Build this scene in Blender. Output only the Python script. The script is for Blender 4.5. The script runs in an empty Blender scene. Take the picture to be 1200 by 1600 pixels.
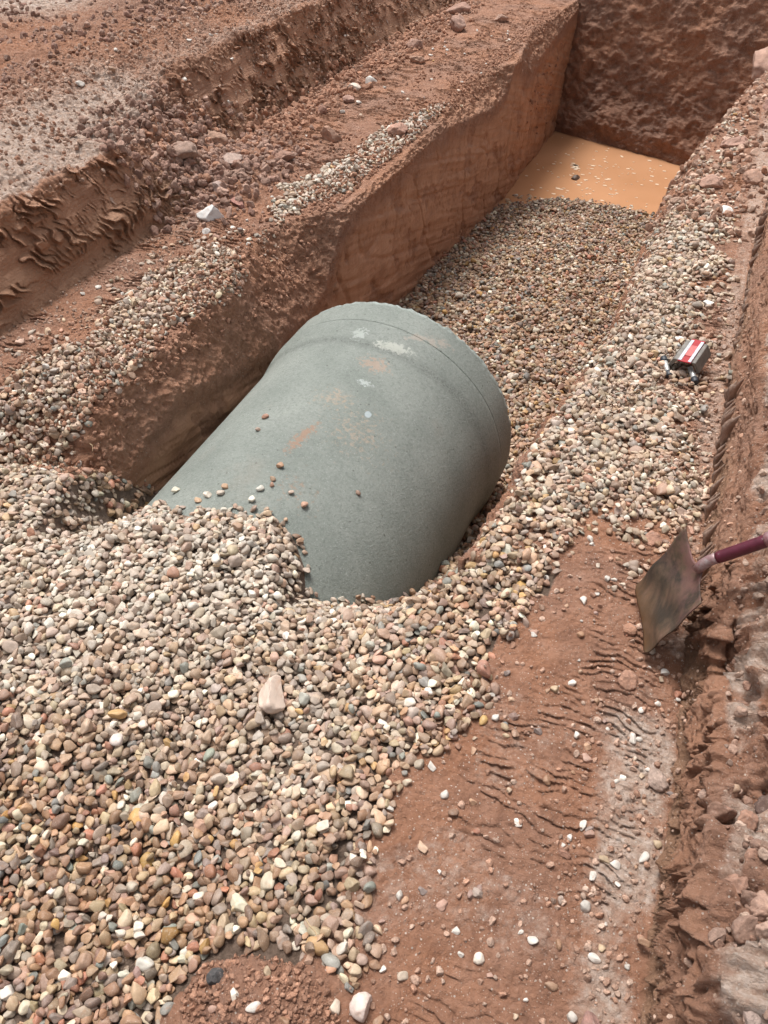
import bpy, bmesh, math, random, time
import numpy as np
from mathutils import Vector, Matrix, Euler

T0 = time.time()
rng = np.random.default_rng(7)
random.seed(7)
SC = bpy.context.scene
COL = SC.collection
PROTO = bpy.data.collections.new("prototypes")      # never linked: source shapes for the loose stone and soil

# ------------------------------------------------------------------ helpers
def tag(o, label=None, cat=None, group=None, kind=None):
    if label: o['label'] = label
    if cat: o['category'] = cat
    if group: o['group'] = group
    if kind: o['kind'] = kind
    return o

def link(o, parent=None):
    COL.objects.link(o)
    if parent: o.parent = parent
    return o

def mesh_np(name, V, F, smooth=True):
    me = bpy.data.meshes.new(name)
    V = np.ascontiguousarray(V, dtype=np.float32); F = np.ascontiguousarray(F, dtype=np.int32)
    n = F.shape[1]
    me.vertices.add(len(V)); me.vertices.foreach_set('co', V.ravel())
    me.loops.add(F.size); me.loops.foreach_set('vertex_index', F.ravel())
    me.polygons.add(len(F)); me.polygons.foreach_set('loop_start', np.arange(0, F.size, n, dtype=np.int32))
    me.polygons.foreach_set('use_smooth', np.full(len(F), smooth, dtype=bool))
    me.update(calc_edges=True)
    return me

def fattr(me, name, arr):
    a = me.attributes.new(name, 'FLOAT', 'POINT'); a.data.foreach_set('value', np.ascontiguousarray(arr, dtype=np.float32).ravel())

# gradient noise ------------------------------------------------------------
_perm = np.arange(256); np.random.default_rng(3).shuffle(_perm); _perm = np.concatenate([_perm, _perm, _perm]).astype(np.int32)
_g3 = np.random.default_rng(4).normal(size=(256, 3)); _g3 /= np.linalg.norm(_g3, axis=1)[:, None]
_g3 = _g3.astype(np.float32)
def noise(x, y, z=0.0):
    """3-D gradient noise about -1..1"""
    x, y, z = np.broadcast_arrays(x, y, z)
    shp = x.shape
    x = x.ravel(); y = y.ravel(); z = z.ravel()
    out = np.empty(x.size, dtype=np.float32)
    CH = 400000
    for s in range(0, x.size, CH):
        xs = x[s:s+CH].astype(np.float64); ys = y[s:s+CH].astype(np.float64); zs = z[s:s+CH].astype(np.float64)
        xi = np.floor(xs); yi = np.floor(ys); zi = np.floor(zs)
        fx = (xs-xi).astype(np.float32); fy = (ys-yi).astype(np.float32); fz = (zs-zi).astype(np.float32)
        xi = xi.astype(np.int64) & 255; yi = yi.astype(np.int64) & 255; zi = zi.astype(np.int64) & 255
        u = fx*fx*fx*(fx*(fx*6-15)+10); v = fy*fy*fy*(fy*(fy*6-15)+10); w = fz*fz*fz*(fz*(fz*6-15)+10)
        r = 0
        for dx in (0, 1):
            wx = u if dx else 1-u
            hx = _perm[xi+dx]
            for dy in (0, 1):
                wy = v if dy else 1-v
                hy = _perm[hx+yi+dy]
                for dz in (0, 1):
                    wz = w if dz else 1-w
                    g = _g3[_perm[hy+zi+dz]]
                    r = r + wx*wy*wz*(g[:, 0]*(fx-dx)+g[:, 1]*(fy-dy)+g[:, 2]*(fz-dz))
        out[s:s+CH] = r*1.6
    return out.reshape(shp)

def fbm(x, y, z=0.0, f=1.0, oct=4, gain=.5, ridge=False):
    r = 0; a = 1; t = 0
    for k in range(oct):
        n = noise(x*f+17.3*k, y*f+5.1*k, z*f+9.7*k)
        if ridge: n = 1-2*np.abs(n)
        r = r+a*n; t += a; a *= gain; f *= 2.03
    return r/t

def sstep(a, b, x):
    t = np.clip((x-a)/(b-a), 0, 1); return t*t*(3-2*t)

def inpoly(px, py, poly):
    c = np.zeros(px.shape, bool); n = len(poly)
    for i in range(n):
        x1, y1 = poly[i]; x2, y2 = poly[(i+1) % n]
        if y1 == y2: continue
        m = ((y1 > py) != (y2 > py)) & (px < (x2-x1)*(py-y1)/(y2-y1)+x1)
        c ^= m
    return c

# ------------------------------------------------------------------ materials
class NT:
    def __init__(s, name):
        s.m = bpy.data.materials.new(name); s.m.use_nodes = True
        s.t = s.m.node_tree; s.t.nodes.clear()
        s.out = s.n('ShaderNodeOutputMaterial'); s.b = s.n('ShaderNodeBsdfPrincipled')
        s.l(s.b.outputs[0], s.out.inputs[0])
    def n(s, ty, **k):
        nd = s.t.nodes.new(ty)
        for a, v in k.items():
            if a.startswith('i_'):
                nd.inputs[a[2:].replace('_', ' ')].default_value = v
            else: setattr(nd, a, v)
        return nd
    def l(s, a, b): s.t.links.new(a, b)
    def val(s, x, inp):
        if isinstance(x, (int, float)): inp.default_value = x
        elif isinstance(x, tuple): inp.default_value = x if len(x) == 4 else (*x, 1)
        else: s.l(x, inp)
    def noise(s, sc, det=4, rough=.55, vec=None, dist=0.0, out=0):
        nd = s.n('ShaderNodeTexNoise'); nd.inputs['Scale'].default_value = sc; nd.inputs['Detail'].default_value = det
        nd.inputs['Roughness'].default_value = rough; nd.inputs['Distortion'].default_value = dist
        if vec is not None: s.l(vec, nd.inputs['Vector'])
        return nd.outputs[out]
    def ramp(s, fac, stops, interp='LINEAR'):
        nd = s.n('ShaderNodeValToRGB'); cr = nd.color_ramp; cr.interpolation = interp
        while len(cr.elements) < len(stops): cr.elements.new(.5)
        for e, (p, c) in zip(cr.elements, stops):
            e.position = p; e.color = (*c, 1) if isinstance(c, tuple) else (c, c, c, 1)
        s.l(fac, nd.inputs[0]); return nd.outputs[0]
    def mix(s, f, a, b, mode='MIX'):
        nd = s.n('ShaderNodeMix', data_type='RGBA', blend_type=mode)
        s.val(f, nd.inputs[0]); s.val(a, nd.inputs[6]); s.val(b, nd.inputs[7]); return nd.outputs[2]
    def math(s, op, a, b=0.0, clamp=False):
        nd = s.n('ShaderNodeMath', operation=op, use_clamp=clamp); s.val(a, nd.inputs[0]); s.val(b, nd.inputs[1]); return nd.outputs[0]
    def attr(s, name, ty='GEOMETRY'):
        nd = s.n('ShaderNodeAttribute', attribute_name=name, attribute_type=ty); return nd
    def obj(s): return s.n('ShaderNodeTexCoord').outputs['Object']
    def bump(s, h, strength=.5, dist=.01, prev=None):
        nd = s.n('ShaderNodeBump'); nd.inputs['Strength'].default_value = strength; nd.inputs['Distance'].default_value = dist
        s.l(h, nd.inputs['Height'])
        if prev is not None: s.l(prev, nd.inputs['Normal'])
        s.l(nd.outputs[0], s.b.inputs['Normal']); return nd.outputs[0]
    def base(s, c, rough=.8, metal=0.0):
        s.val(c, s.b.inputs['Base Color']); s.val(rough, s.b.inputs['Roughness']); s.val(metal, s.b.inputs['Metallic'])

def soil_nodes(M, P, dust, ochre, smooth, wet):
    """red marl: P coordinates; dust/ochre/smooth/wet are 0..1 sockets"""
    big = M.noise(2.3, 5, .6, P); mid = M.noise(14, 6, .65, P); fine = M.noise(120, 4, .7, P)
    red = M.ramp(mid, [(.25, (.24, .108, .058)), (.45, (.35, .170, .096)), (.62, (.41, .21, .125)), (.8, (.48, .28, .19))])
    brn = M.ramp(mid, [(.25, (.19, .098, .064)), (.5, (.31, .17, .112)), (.75, (.42, .255, .185))])
    c = M.mix(M.ramp(big, [(.4, 0.0), (.62, 1.0)]), red, brn)
    och = M.ramp(mid, [(.3, (.17, .105, .06)), (.7, (.29, .185, .11))])
    c = M.mix(ochre, c, och)
    smo = M.ramp(M.noise(6, 4, .6, P), [(.25, (.30, .150, .082)), (.5, (.42, .225, .130)), (.75, (.50, .29, .18))])
    c = M.mix(smooth, c, smo)
    c = M.mix(1.0, c, (1.0, .95, .93), 'MULTIPLY')
    du = M.ramp(M.noise(45, 5, .7, P), [(.3, (.38, .24, .175)), (.5, (.54, .41, .33)), (.7, (.70, .60, .53))])
    dn = M.noise(30, 6, .75, P)
    df = M.math('MULTIPLY', M.ramp(M.math('ADD', M.math('MULTIPLY', dust, 1.0), M.math('SUBTRACT', dn, .5)), [(.35, 0.0), (.75, 1.0)]), .85)
    c = M.mix(df, c, du)
    fleck = M.n('ShaderNodeTexVoronoi'); fleck.inputs['Scale'].default_value = 95; M.l(P, fleck.inputs['Vector'])
    fl2 = M.math('LESS_THAN', fleck.outputs['Distance'], .2)
    flc = M.n('ShaderNodeSeparateColor'); M.l(fleck.outputs['Color'], flc.inputs[0])
    sel = M.math('GREATER_THAN', flc.outputs[0], M.math('SUBTRACT', .86, M.math('MULTIPLY', dust, .35)))
    ff = M.math('MULTIPLY', M.math('MULTIPLY', fl2, sel), M.math('SUBTRACT', 1.0, smooth))
    c = M.mix(ff, c, (.60, .50, .43))
    v2 = M.n('ShaderNodeTexVoronoi'); v2.inputs['Scale'].default_value = 210; M.l(P, v2.inputs['Vector'])
    c2_ = M.n('ShaderNodeSeparateColor'); M.l(v2.outputs['Color'], c2_.inputs[0])
    g2 = M.math('MULTIPLY', M.math('MULTIPLY', M.math('LESS_THAN', v2.outputs['Distance'], .28), M.math('GREATER_THAN', c2_.outputs[1], .80)), M.math('SUBTRACT', 1.0, smooth))
    c = M.mix(M.math('MULTIPLY', g2, .7), c, (.55, .43, .35))
    c = M.mix(M.math('MULTIPLY', M.math('SUBTRACT', fine, .5), .6), c, (.6, .42, .34))
    c = M.mix(M.math('MULTIPLY', wet, .75), c, M.mix(.55, c, (.06, .028, .018)))
    return c, big, mid, fine

def make_soil():
    M = NT('red_soil'); P = M.n('ShaderNodeNewGeometry').outputs['Position']
    A = {k: M.attr(k).outputs['Fac'] for k in ('dust', 'ochre', 'smooth', 'wet', 'grav')}
    c, big, mid, fine = soil_nodes(M, P, A['dust'], A['ochre'], A['smooth'], A['wet'])
    gr = M.ramp(M.noise(60, 5, .7, P), [(.3, (.10, .065, .045)), (.7, (.22, .15, .11))])
    c = M.mix(A['grav'], c, gr)
    rough = M.math('SUBTRACT', .93, M.math('ADD', M.math('MULTIPLY', A['smooth'], .25), M.math('MULTIPLY', A['wet'], .25)), True)
    M.base(c, rough)
    rs = M.math('SUBTRACT', 1.0, M.math('MULTIPLY', A['smooth'], .85))
    vo = M.n('ShaderNodeTexVoronoi'); vo.inputs['Scale'].default_value = 70; M.l(P, vo.inputs['Vector'])
    h = M.math('ADD', M.math('ADD', M.noise(55, 8, .75, P), M.math('MULTIPLY', M.noise(260, 4, .7, P), .35)), M.math('MULTIPLY', vo.outputs['Distance'], -.5))
    b1 = M.bump(M.math('MULTIPLY', h, rs), .9, .02)
    # long scratches of the bucket on the cut faces
    mp = M.n('ShaderNodeMapping'); M.l(P, mp.inputs[0]); mp.inputs['Scale'].default_value = (60, 3.0, 90)
    mp.inputs['Rotation'].default_value = (.25, 0, 0)
    sc = M.noise(1.0, 5, .6, mp.outputs[0])
    M.bump(M.math('MULTIPLY', sc, A['smooth']), .6, .02, b1)
    return M.m
SOIL = make_soil()

def make_clod(instanced):
    M = NT('soil_clod_' + ('loose' if instanced else 'single'))
    P0 = M.obj(); info = M.n('ShaderNodeObjectInfo')
    add = M.n('ShaderNodeVectorMath', operation='ADD'); M.l(P0, add.inputs[0]); M.l(info.outputs['Location'], add.inputs[1])
    P = add.outputs[0]
    if instanced: tint = M.attr('col', 'INSTANCER').outputs['Color']
    else: tint = info.outputs['Color']
    v = M.noise(1.6, 6, .7, P)
    k = M.ramp(v, [(.25, .55), (.5, 1.0), (.75, 1.5)])
    c = M.mix(1.0, tint, k, 'MULTIPLY')
    d = M.ramp(M.noise(2.4, 5, .75, P), [(.55, 0.0), (.72, 1.0)])
    c = M.mix(M.math('MULTIPLY', d, .45), c, (.5, .4, .35))
    M.base(c, .93)
    M.bump(M.noise(2.6, 8, .75, P), .8, .004 if instanced else .012)
    return M.m
CLOD_I, CLOD_S = make_clod(True), make_clod(False)

def make_pebble(instanced):
    M = NT('pebble_' + ('gravel' if instanced else 'single'))
    info = M.n('ShaderNodeObjectInfo'); P0 = M.obj()
    add = M.n('ShaderNodeVectorMath', operation='MULTIPLY_ADD'); M.l(P0, add.inputs[0]); add.inputs[1].default_value = (1, 1, 1)
    sc = M.n('ShaderNodeCombineXYZ'); r = M.math('MULTIPLY', info.outputs['Random'], 40.0)
    for i in range(3): M.l(r, sc.inputs[i])
    M.l(sc.outputs[0], add.inputs[2]); P = add.outputs[0]
    tint = M.attr('col', 'INSTANCER').outputs['Color'] if instanced else info.outputs['Color']
    k = M.ramp(M.noise(1.1, 5, .65, P), [(.25, .72), (.5, 1.0), (.75, 1.22)])
    c = M.mix(1.0, tint, k, 'MULTIPLY')
    sp = M.ramp(M.noise(5.5, 4, .7, P), [(.56, 0.0), (.66, 1.0)])
    c = M.mix(M.math('MULTIPLY', sp, .3), c, (.62, .55, .48))
    rust = M.ramp(M.noise(.9, 4, .7, P, .6), [(.58, 0.0), (.7, 1.0)])
    c = M.mix(M.math('MULTIPLY', rust, .35), c, (.34, .16, .075))
    M.base(c, M.ramp(M.noise(2, 3, .6, P), [(.3, .45), (.7, .72)]))
    M.bump(M.noise(3.2, 7, .7, P), .5, .0018)
    return M.m
PEB_I, PEB_S = make_pebble(True), make_pebble(False)

# ------------------------------------------------------------------ the lie of the land (metres; x across the trench, y along it, z=0 the ledges)
PIPE_X, PIPE_Z, PIPE_R = -1.207, -.655, .582

def pipe_r(y):
    t = np.clip((y-2.52)/.27, 0, 1)
    return PIPE_R-.003+.020*np.clip((y-1.5)/1.05, -.5, 1)+.032*t*t*(3-2*t)

# where the heap of gravel meets the pipe: (x, y, z)
HB = np.array([(-2.6, 1.40, -.12), (-2.2, 1.46, -.16), (-2.0, 1.60, -.21), (-1.84, 1.66, -.26), (-1.79, 1.54, -.29), (-1.72, 1.455, -.31), (-1.601, 1.455, -.24), (-1.503, 1.522, -.154), (-1.392, 1.492, -.103), (-1.263, 1.498, -.076),
               (-1.163, 1.539, -.075), (-1.049, 1.593, -.095), (-.966, 1.546, -.125), (-.903, 1.479, -.159), (-.857, 1.393, -.19),
               (-.772, 1.448, -.268), (-.676, 1.6, -.417), (-.64, 1.762, -.525), (-.55, 1.72, -.46), (-.45, 1.65, -.25), (-.35, 1.62, -.06), (-.2, 1.6, 0)])
def bed(x, y):
    yb = np.interp(x, HB[:, 0], HB[:, 1]); zb = np.interp(x, HB[:, 0], HB[:, 2])
    near = np.interp(x, [-2.6, -2.0, -1.6, -1.2, -.9, -.6, -.4], [-.07, -.09, -.05, -.03, -.05, -.05, -.0])
    slope = np.interp(x, [-2.2, -1.95, -1.8, -1.6, -1.2, -.9, -.7, -.4], [.6, .8, .9, .6, .25, .6, .95, .9])
    d = yb-y
    up = np.minimum(zb+slope*np.maximum(d, 0), np.maximum(near, zb))
    up = up+.03*np.sin(x*3.1+1)*np.sin(y*2.7)*sstep(0, .5, d)*(1-sstep(-.65, -.45, x))
    lvl = np.interp(y, [1.5, 3.0, 4.9, 7.5, 9.7], [-.93, -.93, -1.02, -1.265, -1.5])
    lvl = lvl+.02*noise(x*2, y*2, 3.3)+.012*noise(x*5, y*5, 8.3)+.03*np.cos((x+1.1)*2.4)
    steep = np.interp(x, [-2.2, -1.9, -1.8, -.7, -.5], [.9, 1.0, 1.3, .55, .55])
    down = zb-np.maximum(-d, 0)*steep
    return np.where(d > 0, up, np.maximum(down, lvl))

# cross-section controls, keyed along y
KY = np.array([-.6, .3, 1.3, 1.7, 2.0, 2.6, 3.0, 3.3, 3.6, 3.85, 4.4, 4.6, 5.3, 6.0, 6.4, 7.0, 7.5, 8.3, 10.0])
def key(*pairs):
    ys, vs = zip(*pairs); return np.interp(YV, ys, vs)

def yrows():
    r = list(np.geomspace(40, 1, 18)*-1+.4)          # behind
    y = -.6; r.append(y)
    while y < 9.9:
        st = .010 if y < 0 else (.0043 if y < 2.4 else .0043+(y-2.4)*.0011)
        y += st; r.append(y)
    r += list(9.9+np.geomspace(.05, 60, 26))
    return np.array(sorted(r))
YV = yrows()
one = np.ones_like(YV)
SEG = [40, 190, 80, 95, 75, 40, 44, 130, 80, 70, 120, 36, 44, 62, 84, 60, 60, 12]
Xk = [
    -45*one, -5.2*one,
    key((-1, -3.3), (3.3, -3.35), (4.4, -3.55), (10, -3.7)),
    key((-1, -2.80), (2.4, -2.77), (3.2, -2.80), (3.5, -2.90), (3.9, -3.1), (4.4, -3.22), (6, -3.22), (7.5, -3.3), (10, -3.35)),
    key((-1, -2.64), (2.4, -2.62), (3.3, -2.62), (3.45, -2.6), (3.75, -2.75), (4.4, -2.95), (6, -3.02), (10, -3.06)),
    key((-1, -2.3), (3.3, -2.2), (5, -2.3), (10, -2.5)),
    key((-1, -2.1), (1.3, -2.12), (1.7, -1.97), (2.2, -1.94), (2.7, -1.94), (3.1, -2.07), (3.35, -2.1), (3.6, -2.02), (3.8, -1.85), (5.3, -1.86), (6.0, -1.98), (6.4, -2.02), (6.9, -1.94), (7.05, -1.82), (7.4, -1.84), (8.2, -1.98), (10, -1.9)),
    key((-1, -1.86), (1.3, -1.87), (1.7, -1.86), (2.3, -1.84), (3.3, -1.84), (3.8, -1.815), (6, -1.83), (7.1, -1.80), (8.0, -1.86), (10, -1.87)),
    key((-1, -1.86), (3, -1.86), (6, -1.87), (10, -1.9)),
    -1.15*one,
    key((-1, -.45), (1.6, -.5), (3, -.46), (5, -.42), (9, -.36), (10, -.35)),
    key((-1, -.36), (1.6, -.42), (2.4, -.38), (3.3, -.27), (4.6, -.28), (5.6, -.26), (7.5, .0), (10, .3)),
    key((-1, -.30), (1.6, -.33), (2.4, -.29), (3.3, -.17), (4.6, -.16), (5.6, -.13), (7.5, .13), (10, .5)),
    key((-1, 0), (5, .03), (6, .10), (7.5, .3), (10, .6)),
    key((-1, .34), (.3, .305), (.8, .30), (2, .262), (4.2, .27), (5.2, .33), (7.5, .5), (10, .8)),
    key((-1, .38), (.5, .35), (1.4, .325), (2.5, .315), (4.2, .33), (5.2, .45), (7.5, .8), (10, 1.1)),
    key((-1, .9), (5, .9), (7.5, 1.3), (10, 1.6)), 2.6*one, 45*one]
Zk = [
    1.2*one, key((-1, .56), (10, .70)),
    key((-1, .48), (3, .47), (4, .52), (10, .58)),
    key((-1, .36), (2.4, .36), (3.2, .37), (3.5, .34), (3.9, .38), (4.4, .44), (6, .46), (8, .42), (10, .42)),
    key((-1, 0), (3.2, 0), (3.45, .03), (3.7, .10), (3.95, .10), (4.4, .015), (4.7, 0), (10, 0)),
    key((-1, -.30), (1.3, -.26), (1.48, -.16), (1.68, -.01), (2, .01), (10, .02)),
    key((-1, -.36), (1.35, -.36), (1.56, -.24), (1.8, -.05), (2.0, -.01), (2.6, .0), (10, 0)),
    key((-1, -.48), (1.35, -.48), (1.7, -.33), (2.1, -.19), (2.3, -.22), (2.6, -.31), (3.0, -.37), (3.3, -.40), (3.5, -.33), (3.7, -.08), (3.85, -.03), (5.3, -.05), (6.0, -.13), (6.5, -.20), (6.95, -.17), (7.05, -.01), (7.25, -.02), (7.4, -.10), (7.9, -.28), (8.4, -.20), (10, -.05)),
    -1.75*one, -1.8*one, -1.75*one,
    key((-1, -.10), (2, -.16), (3.3, -.22), (4.6, -.26), (10, -.25)),
    key((-1, 0), (2, -.01), (10, -.02)),
    key((-1, 0), (10, .01)),
    key((-1, .0), (10, .0)),
    key((-1, .20), (.6, .22), (1.4, .24), (2.5, .26), (4.2, .25), (5, .20), (7.5, .15), (10, .15)),
    key((-1, .40), (4, .42), (6, .35), (10, .4)), key((-1, .5), (10, .55)), 1.0*one]
Xk[3] = Xk[3]+.045*noise(YV*1.9, 0.3, 2.2)+.02*noise(YV*6, 0.3, 5.2); Zk[3] = Zk[3]+.045*noise(YV*2.4, 1.3, 7.2)+.02*noise(YV*8, 2.3, 5.2)
Xk[4] = Xk[4]+.02*noise(YV*1.3, 4.3, 2.2)*sstep(3.2, 4.5, YV)
Xk[14] = Xk[14]+.012*noise(YV*2.5, 4.3, 8.2); Xk[15] = Xk[15]+.018*noise(YV*4, 4.3, 6.2); Zk[15] = Zk[15]+.03*noise(YV*5, 1.3, 3.2)
cols_x, cols_z, cols_s = [], [], []
for i, n in enumerate(SEG):
    t = np.linspace(0, 1, n, endpoint=False)
    if i in (0,): t = 1-(1-t)**1.0*1.0; t = 1-(1-np.linspace(0, 1, n, endpoint=False))**3
    if i == 17: t = np.linspace(0, 1, n, endpoint=False)**2.2
    if i == 1: t = 1-(1-t)**1.5
    cols_x.append(Xk[i][:, None]*(1-t)+Xk[i+1][:, None]*t)
    cols_z.append(Zk[i][:, None]*(1-t)+Zk[i+1][:, None]*t)
    cols_s.append(i+t)
cols_x.append(Xk[-1][:, None]); cols_z.append(Zk[-1][:, None]); cols_s.append([18.])
X = np.concatenate(cols_x, 1); Z = np.concatenate(cols_z, 1); S = np.concatenate(cols_s)[None, :]*np.ones_like(X)
Y = YV[:, None]*np.ones_like(X)
NR, NC = X.shape
print('terrain', NR, NC, NR*NC)
# soften the corners along the section
for _ in range(3):
    for A in (X, Z):
        A[:, 1:-1] = .25*A[:, :-2]+.5*A[:, 1:-1]+.25*A[:, 2:]

def seg(a, b, soft=.15):     # mask for section interval
    return sstep(a-soft, a+soft, S)*(1-sstep(b-soft, b+soft, S))

def near_fade(): return 1.0
NR_ = 1-sstep(1.45, 1.8, Y)
# mound of soil near the feet, a swelling on the right bank
Z += .07*np.exp(-(((X+.37)/.17)**2+((Y-.29)/.13)**2))
Z += .17*np.exp(-(((X-.62)/.15)**2+((Y-1.5)/.16)**2))
Z += -.17*np.exp(-(((X-.345)/.045)**2+((Y-1.33)/.11)**2))        # dark gouge behind the shovel
Z += .06*np.exp(-(((X-.45)/.10)**2+((Y-.62)/.2)**2))
Z += .07*noise(X*1.1, Y*1.1, 1.7)*seg(.6, 2.7)
hole = np.exp(-(((X-.45)/.05)**2+((Y-.93)/.05)**2)); Z -= .07*hole
GZ = bed(X, Y)
trench = seg(5.7, 12.3, .4)
buried = (Z < GZ) & (S > 5.2) & (S < 12.6)
wx_ = X+.035*noise(X*9, Y*9, 1.5); wy_ = Y+.035*noise(X*9, Y*9, 7.5)
grav = (buried & ((Y > 1.5) | (X < np.interp(Y, [-.6, .0, .2, .32, .38, .42, .57, .86, 1.1, 1.3, 1.5], [-.62, -.58, -.56, -.52, -.3, -.25, -.33, -.33, -.24, -.22, -.2])+.02*noise(X*9, Y*9, 1.5)))).astype(np.float32)
Z = np.where(buried, GZ-.012*grav, Z)
nr = NR_*(1-grav)*sstep(9.5, 10.5, S)*(1-sstep(13.0, 13.6, S))
Z = Z*(1-nr)+nr*np.maximum(Z, .004+.07*np.exp(-(((X+.37)/.17)**2+((Y-.29)/.13)**2)))

def normals(X, Y, Z):
    def d(A):
        return np.gradient(A, axis=1), np.gradient(A, axis=0)
    xs, xt = d(X); ys, yt = d(Y); zs, zt = d(Z)
    nx = ys*zt-zs*yt; ny = zs*xt-xs*zt; nz = xs*yt-ys*xt
    l = np.sqrt(nx*nx+ny*ny+nz*nz)+1e-12
    return nx/l, ny/l, nz/l
nx, ny, nz = normals(X, Y, Z)
act = ((Y > -1.2) & (Y < 10.2) & (X > -8) & (X < 3))          # detail only where it can be seen
notg = 1-grav

ledgeL = seg(4, 6); bankL = seg(3, 4, .08); topL = seg(0, 3); lip = seg(6, 7, .12); wallL = seg(7.06, 9, .05)
wallR = seg(10, 11.8)*(1-NR_); lipR = seg(11, 12.2)*(1-NR_); ledgeR = np.maximum(seg(12, 14, .1), seg(9.5, 14, .1)*NR_); bankR = seg(14, 15, .06); topR = seg(15, 18)
gap = np.exp(-((Y-3.85)/.42)**2)                                # the crumbled stretch of the left bank
bankL_s = bankL*(1-gap)
scr = np.clip(bankL_s+.85*bankR, 0, 1)

D = np.zeros_like(X)
n1 = fbm(X, Y, Z, 2.2, 3); n2 = fbm(X, Y, Z, 9, 4, .55); n3 = fbm(X, Y, Z, 38, 4, .6)
rdg = fbm(X, Y, Z, 13, 4, .55, ridge=True)
rough = topL*1.15+ledgeL*.5+lip*.9+lipR*.9+wallR*.7+ledgeR*.42+bankR*.35+topR*1.8+bankL*gap*1.9+bankL_s*.15
rough += seg(3, 5, .2)*gap*1.0+.9*seg(2.75, 3.15, .1)
rough += 2.6*np.exp(-(((X-.46)/.13)**2+((Y-.62)/.34)**2))*sstep(.31, .36, X)+.8*bankR*(1-sstep(.55, .75, Y))*sstep(.05, .12, Z)
D += n1*.03*(topL+lip+topR+ledgeL*.4+bankL*.5)
D += n2*.026*rough
D += n3*.010*np.clip(rough+.25, 0, 1.6)*(1-wallL)
D += (rdg-.3)*.022*(lip+lipR*.5+gap*seg(2.6, 4.6)+topR*.6)
# cellular crumbs on rough ground
cr = np.abs(noise(X*34, Y*34, Z*34)); cr2 = np.abs(noise(X*75+3, Y*75, Z*75))
D += (cr*.008+cr2*.006)*np.clip(rough, 0, 1.3)
crust = (fbm(X, Y, Z, 7.5, 5, .58, ridge=True)-.35)*.055+(fbm(X+5, Y, Z, 3, 3, .5))*.03
crag = (np.abs(fbm(X+9, Y, Z, 11, 4, .55))*-1+.16)*.10+(np.abs(noise(X*26, Y*26, Z*26))-.3)*.022
D += (crust*1.3+crag)*sstep(14.9, 15.15, S)*(X < 1.2)*(Y < 6)+crust*.9*bankL*gap+crust*.7*seg(2.6, 3.0)*(.35+gap)
# clay torn by the bucket: saw-tooth steps running across the direction of the pull
def tears(period, amp, lx, wx, seed, thr=-.1, skew=0.0):
    w = noise(X*lx+seed, Y*7+seed, Z*lx)*1.3+noise(X*lx*3.1, Y*16, Z*lx*3.1+seed)*.5
    ph = (Y+skew*(X if lx < 30 else Z))/period+w
    k = ph-np.floor(ph)
    cell = np.floor(ph)
    m = noise(X*wx+cell*3.7, cell*1.31+seed, Z*wx+seed)
    m = sstep(thr, thr+.22, m)
    prof = np.where(k < .16, k/.16, (1-k)/.84)
    return (prof**1.4-.4)*amp*m, m
# ledges (short ragged tears)
patchR = sstep(-.15, .2, noise(X*2.7+4, Y*2.2, 2.2)); patchL = sstep(-.35, .0, noise(X*2.6, Y*2.0+3, 6.2))
TY = np.zeros_like(X)
t1, m1 = tears(.024, .013, 8, 13, 11.3, -.05)
t1 = t1*ledgeR*patchR*(1-sstep(.18, .27, X)); D += t1; TY += t1
t1b, _ = tears(.034, .016, 7, 10, 21.3, -.1)
D += t1b*ledgeL*patchL; TY += t1b*ledgeL*patchL
# bank faces: long tears that run up the face
def face_tears(period, amp, seed, thr, lean):
    w = noise(Y*4+seed, Z*7, seed)*1.35+noise(Y*13, Z*20, seed+3)*.8
    ph = (Y+lean*Z)/period+w
    k = ph-np.floor(ph); cell = np.floor(ph)
    m = noise(Z*17+cell*2.3, cell*1.7+seed, Y*2.0)+.5*noise(Z*7, Y*3.1, seed+1); m = sstep(thr, thr+.2, m)
    prof = np.where(k < .15, k/.15, (1-k)/.85)
    return (prof**1.6-.3)*amp*m
base_strip = sstep(.012, .035, Z+.012*noise(Y*4, 0, 5.5))       # smooth strip at the toe
tf = face_tears(.060, .046, 3.3, .0, .65)*bankL_s*base_strip*sstep(-.45, -.05, noise(Y*2.1, Z*5, 9.4))
tf += face_tears(.028, .018, 5.9, .0, .5)*bankL_s*base_strip*sstep(-.2, .15, noise(Y*3.3, Z*6, 1.4))
D += tf; TY += tf*.7
D += .016*noise(Y*1.3, Z*14, 4.4)*bankL_s
farb = sstep(1.55, 1.75, Y)
tf = (face_tears(.050, .028, 8.3, -.15, -.4)+face_tears(.022, .010, 2.3, -.1, -.3))*bankR*sstep(.015, .04, Z)*(1-.8*farb)
tb = face_tears(.040, .046, 4.3, -.6, -.9)*seg(14, 14.55, .06)*farb*sstep(.005, .02, Z)*(1-sstep(.07, .11, Z+.02*noise(Y*6, 1, 1)))
tb = tb*0
D += tf; TY += tf*.45
D += .018*noise(Y*1.7, Z*12, 7.4)*bankR+.005*noise(Y*30, Z*34, 2.4)*bankR+.035*(fbm(X, Y*7, Z*12, 1, 4, .6, ridge=True)-.3)*bankR*(1-.85*farb)+.006*noise(Y*3, Z*70, 2.2)*bankR*farb+.012*noise(Y*7, Z*9, 1.4)*bankR
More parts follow.
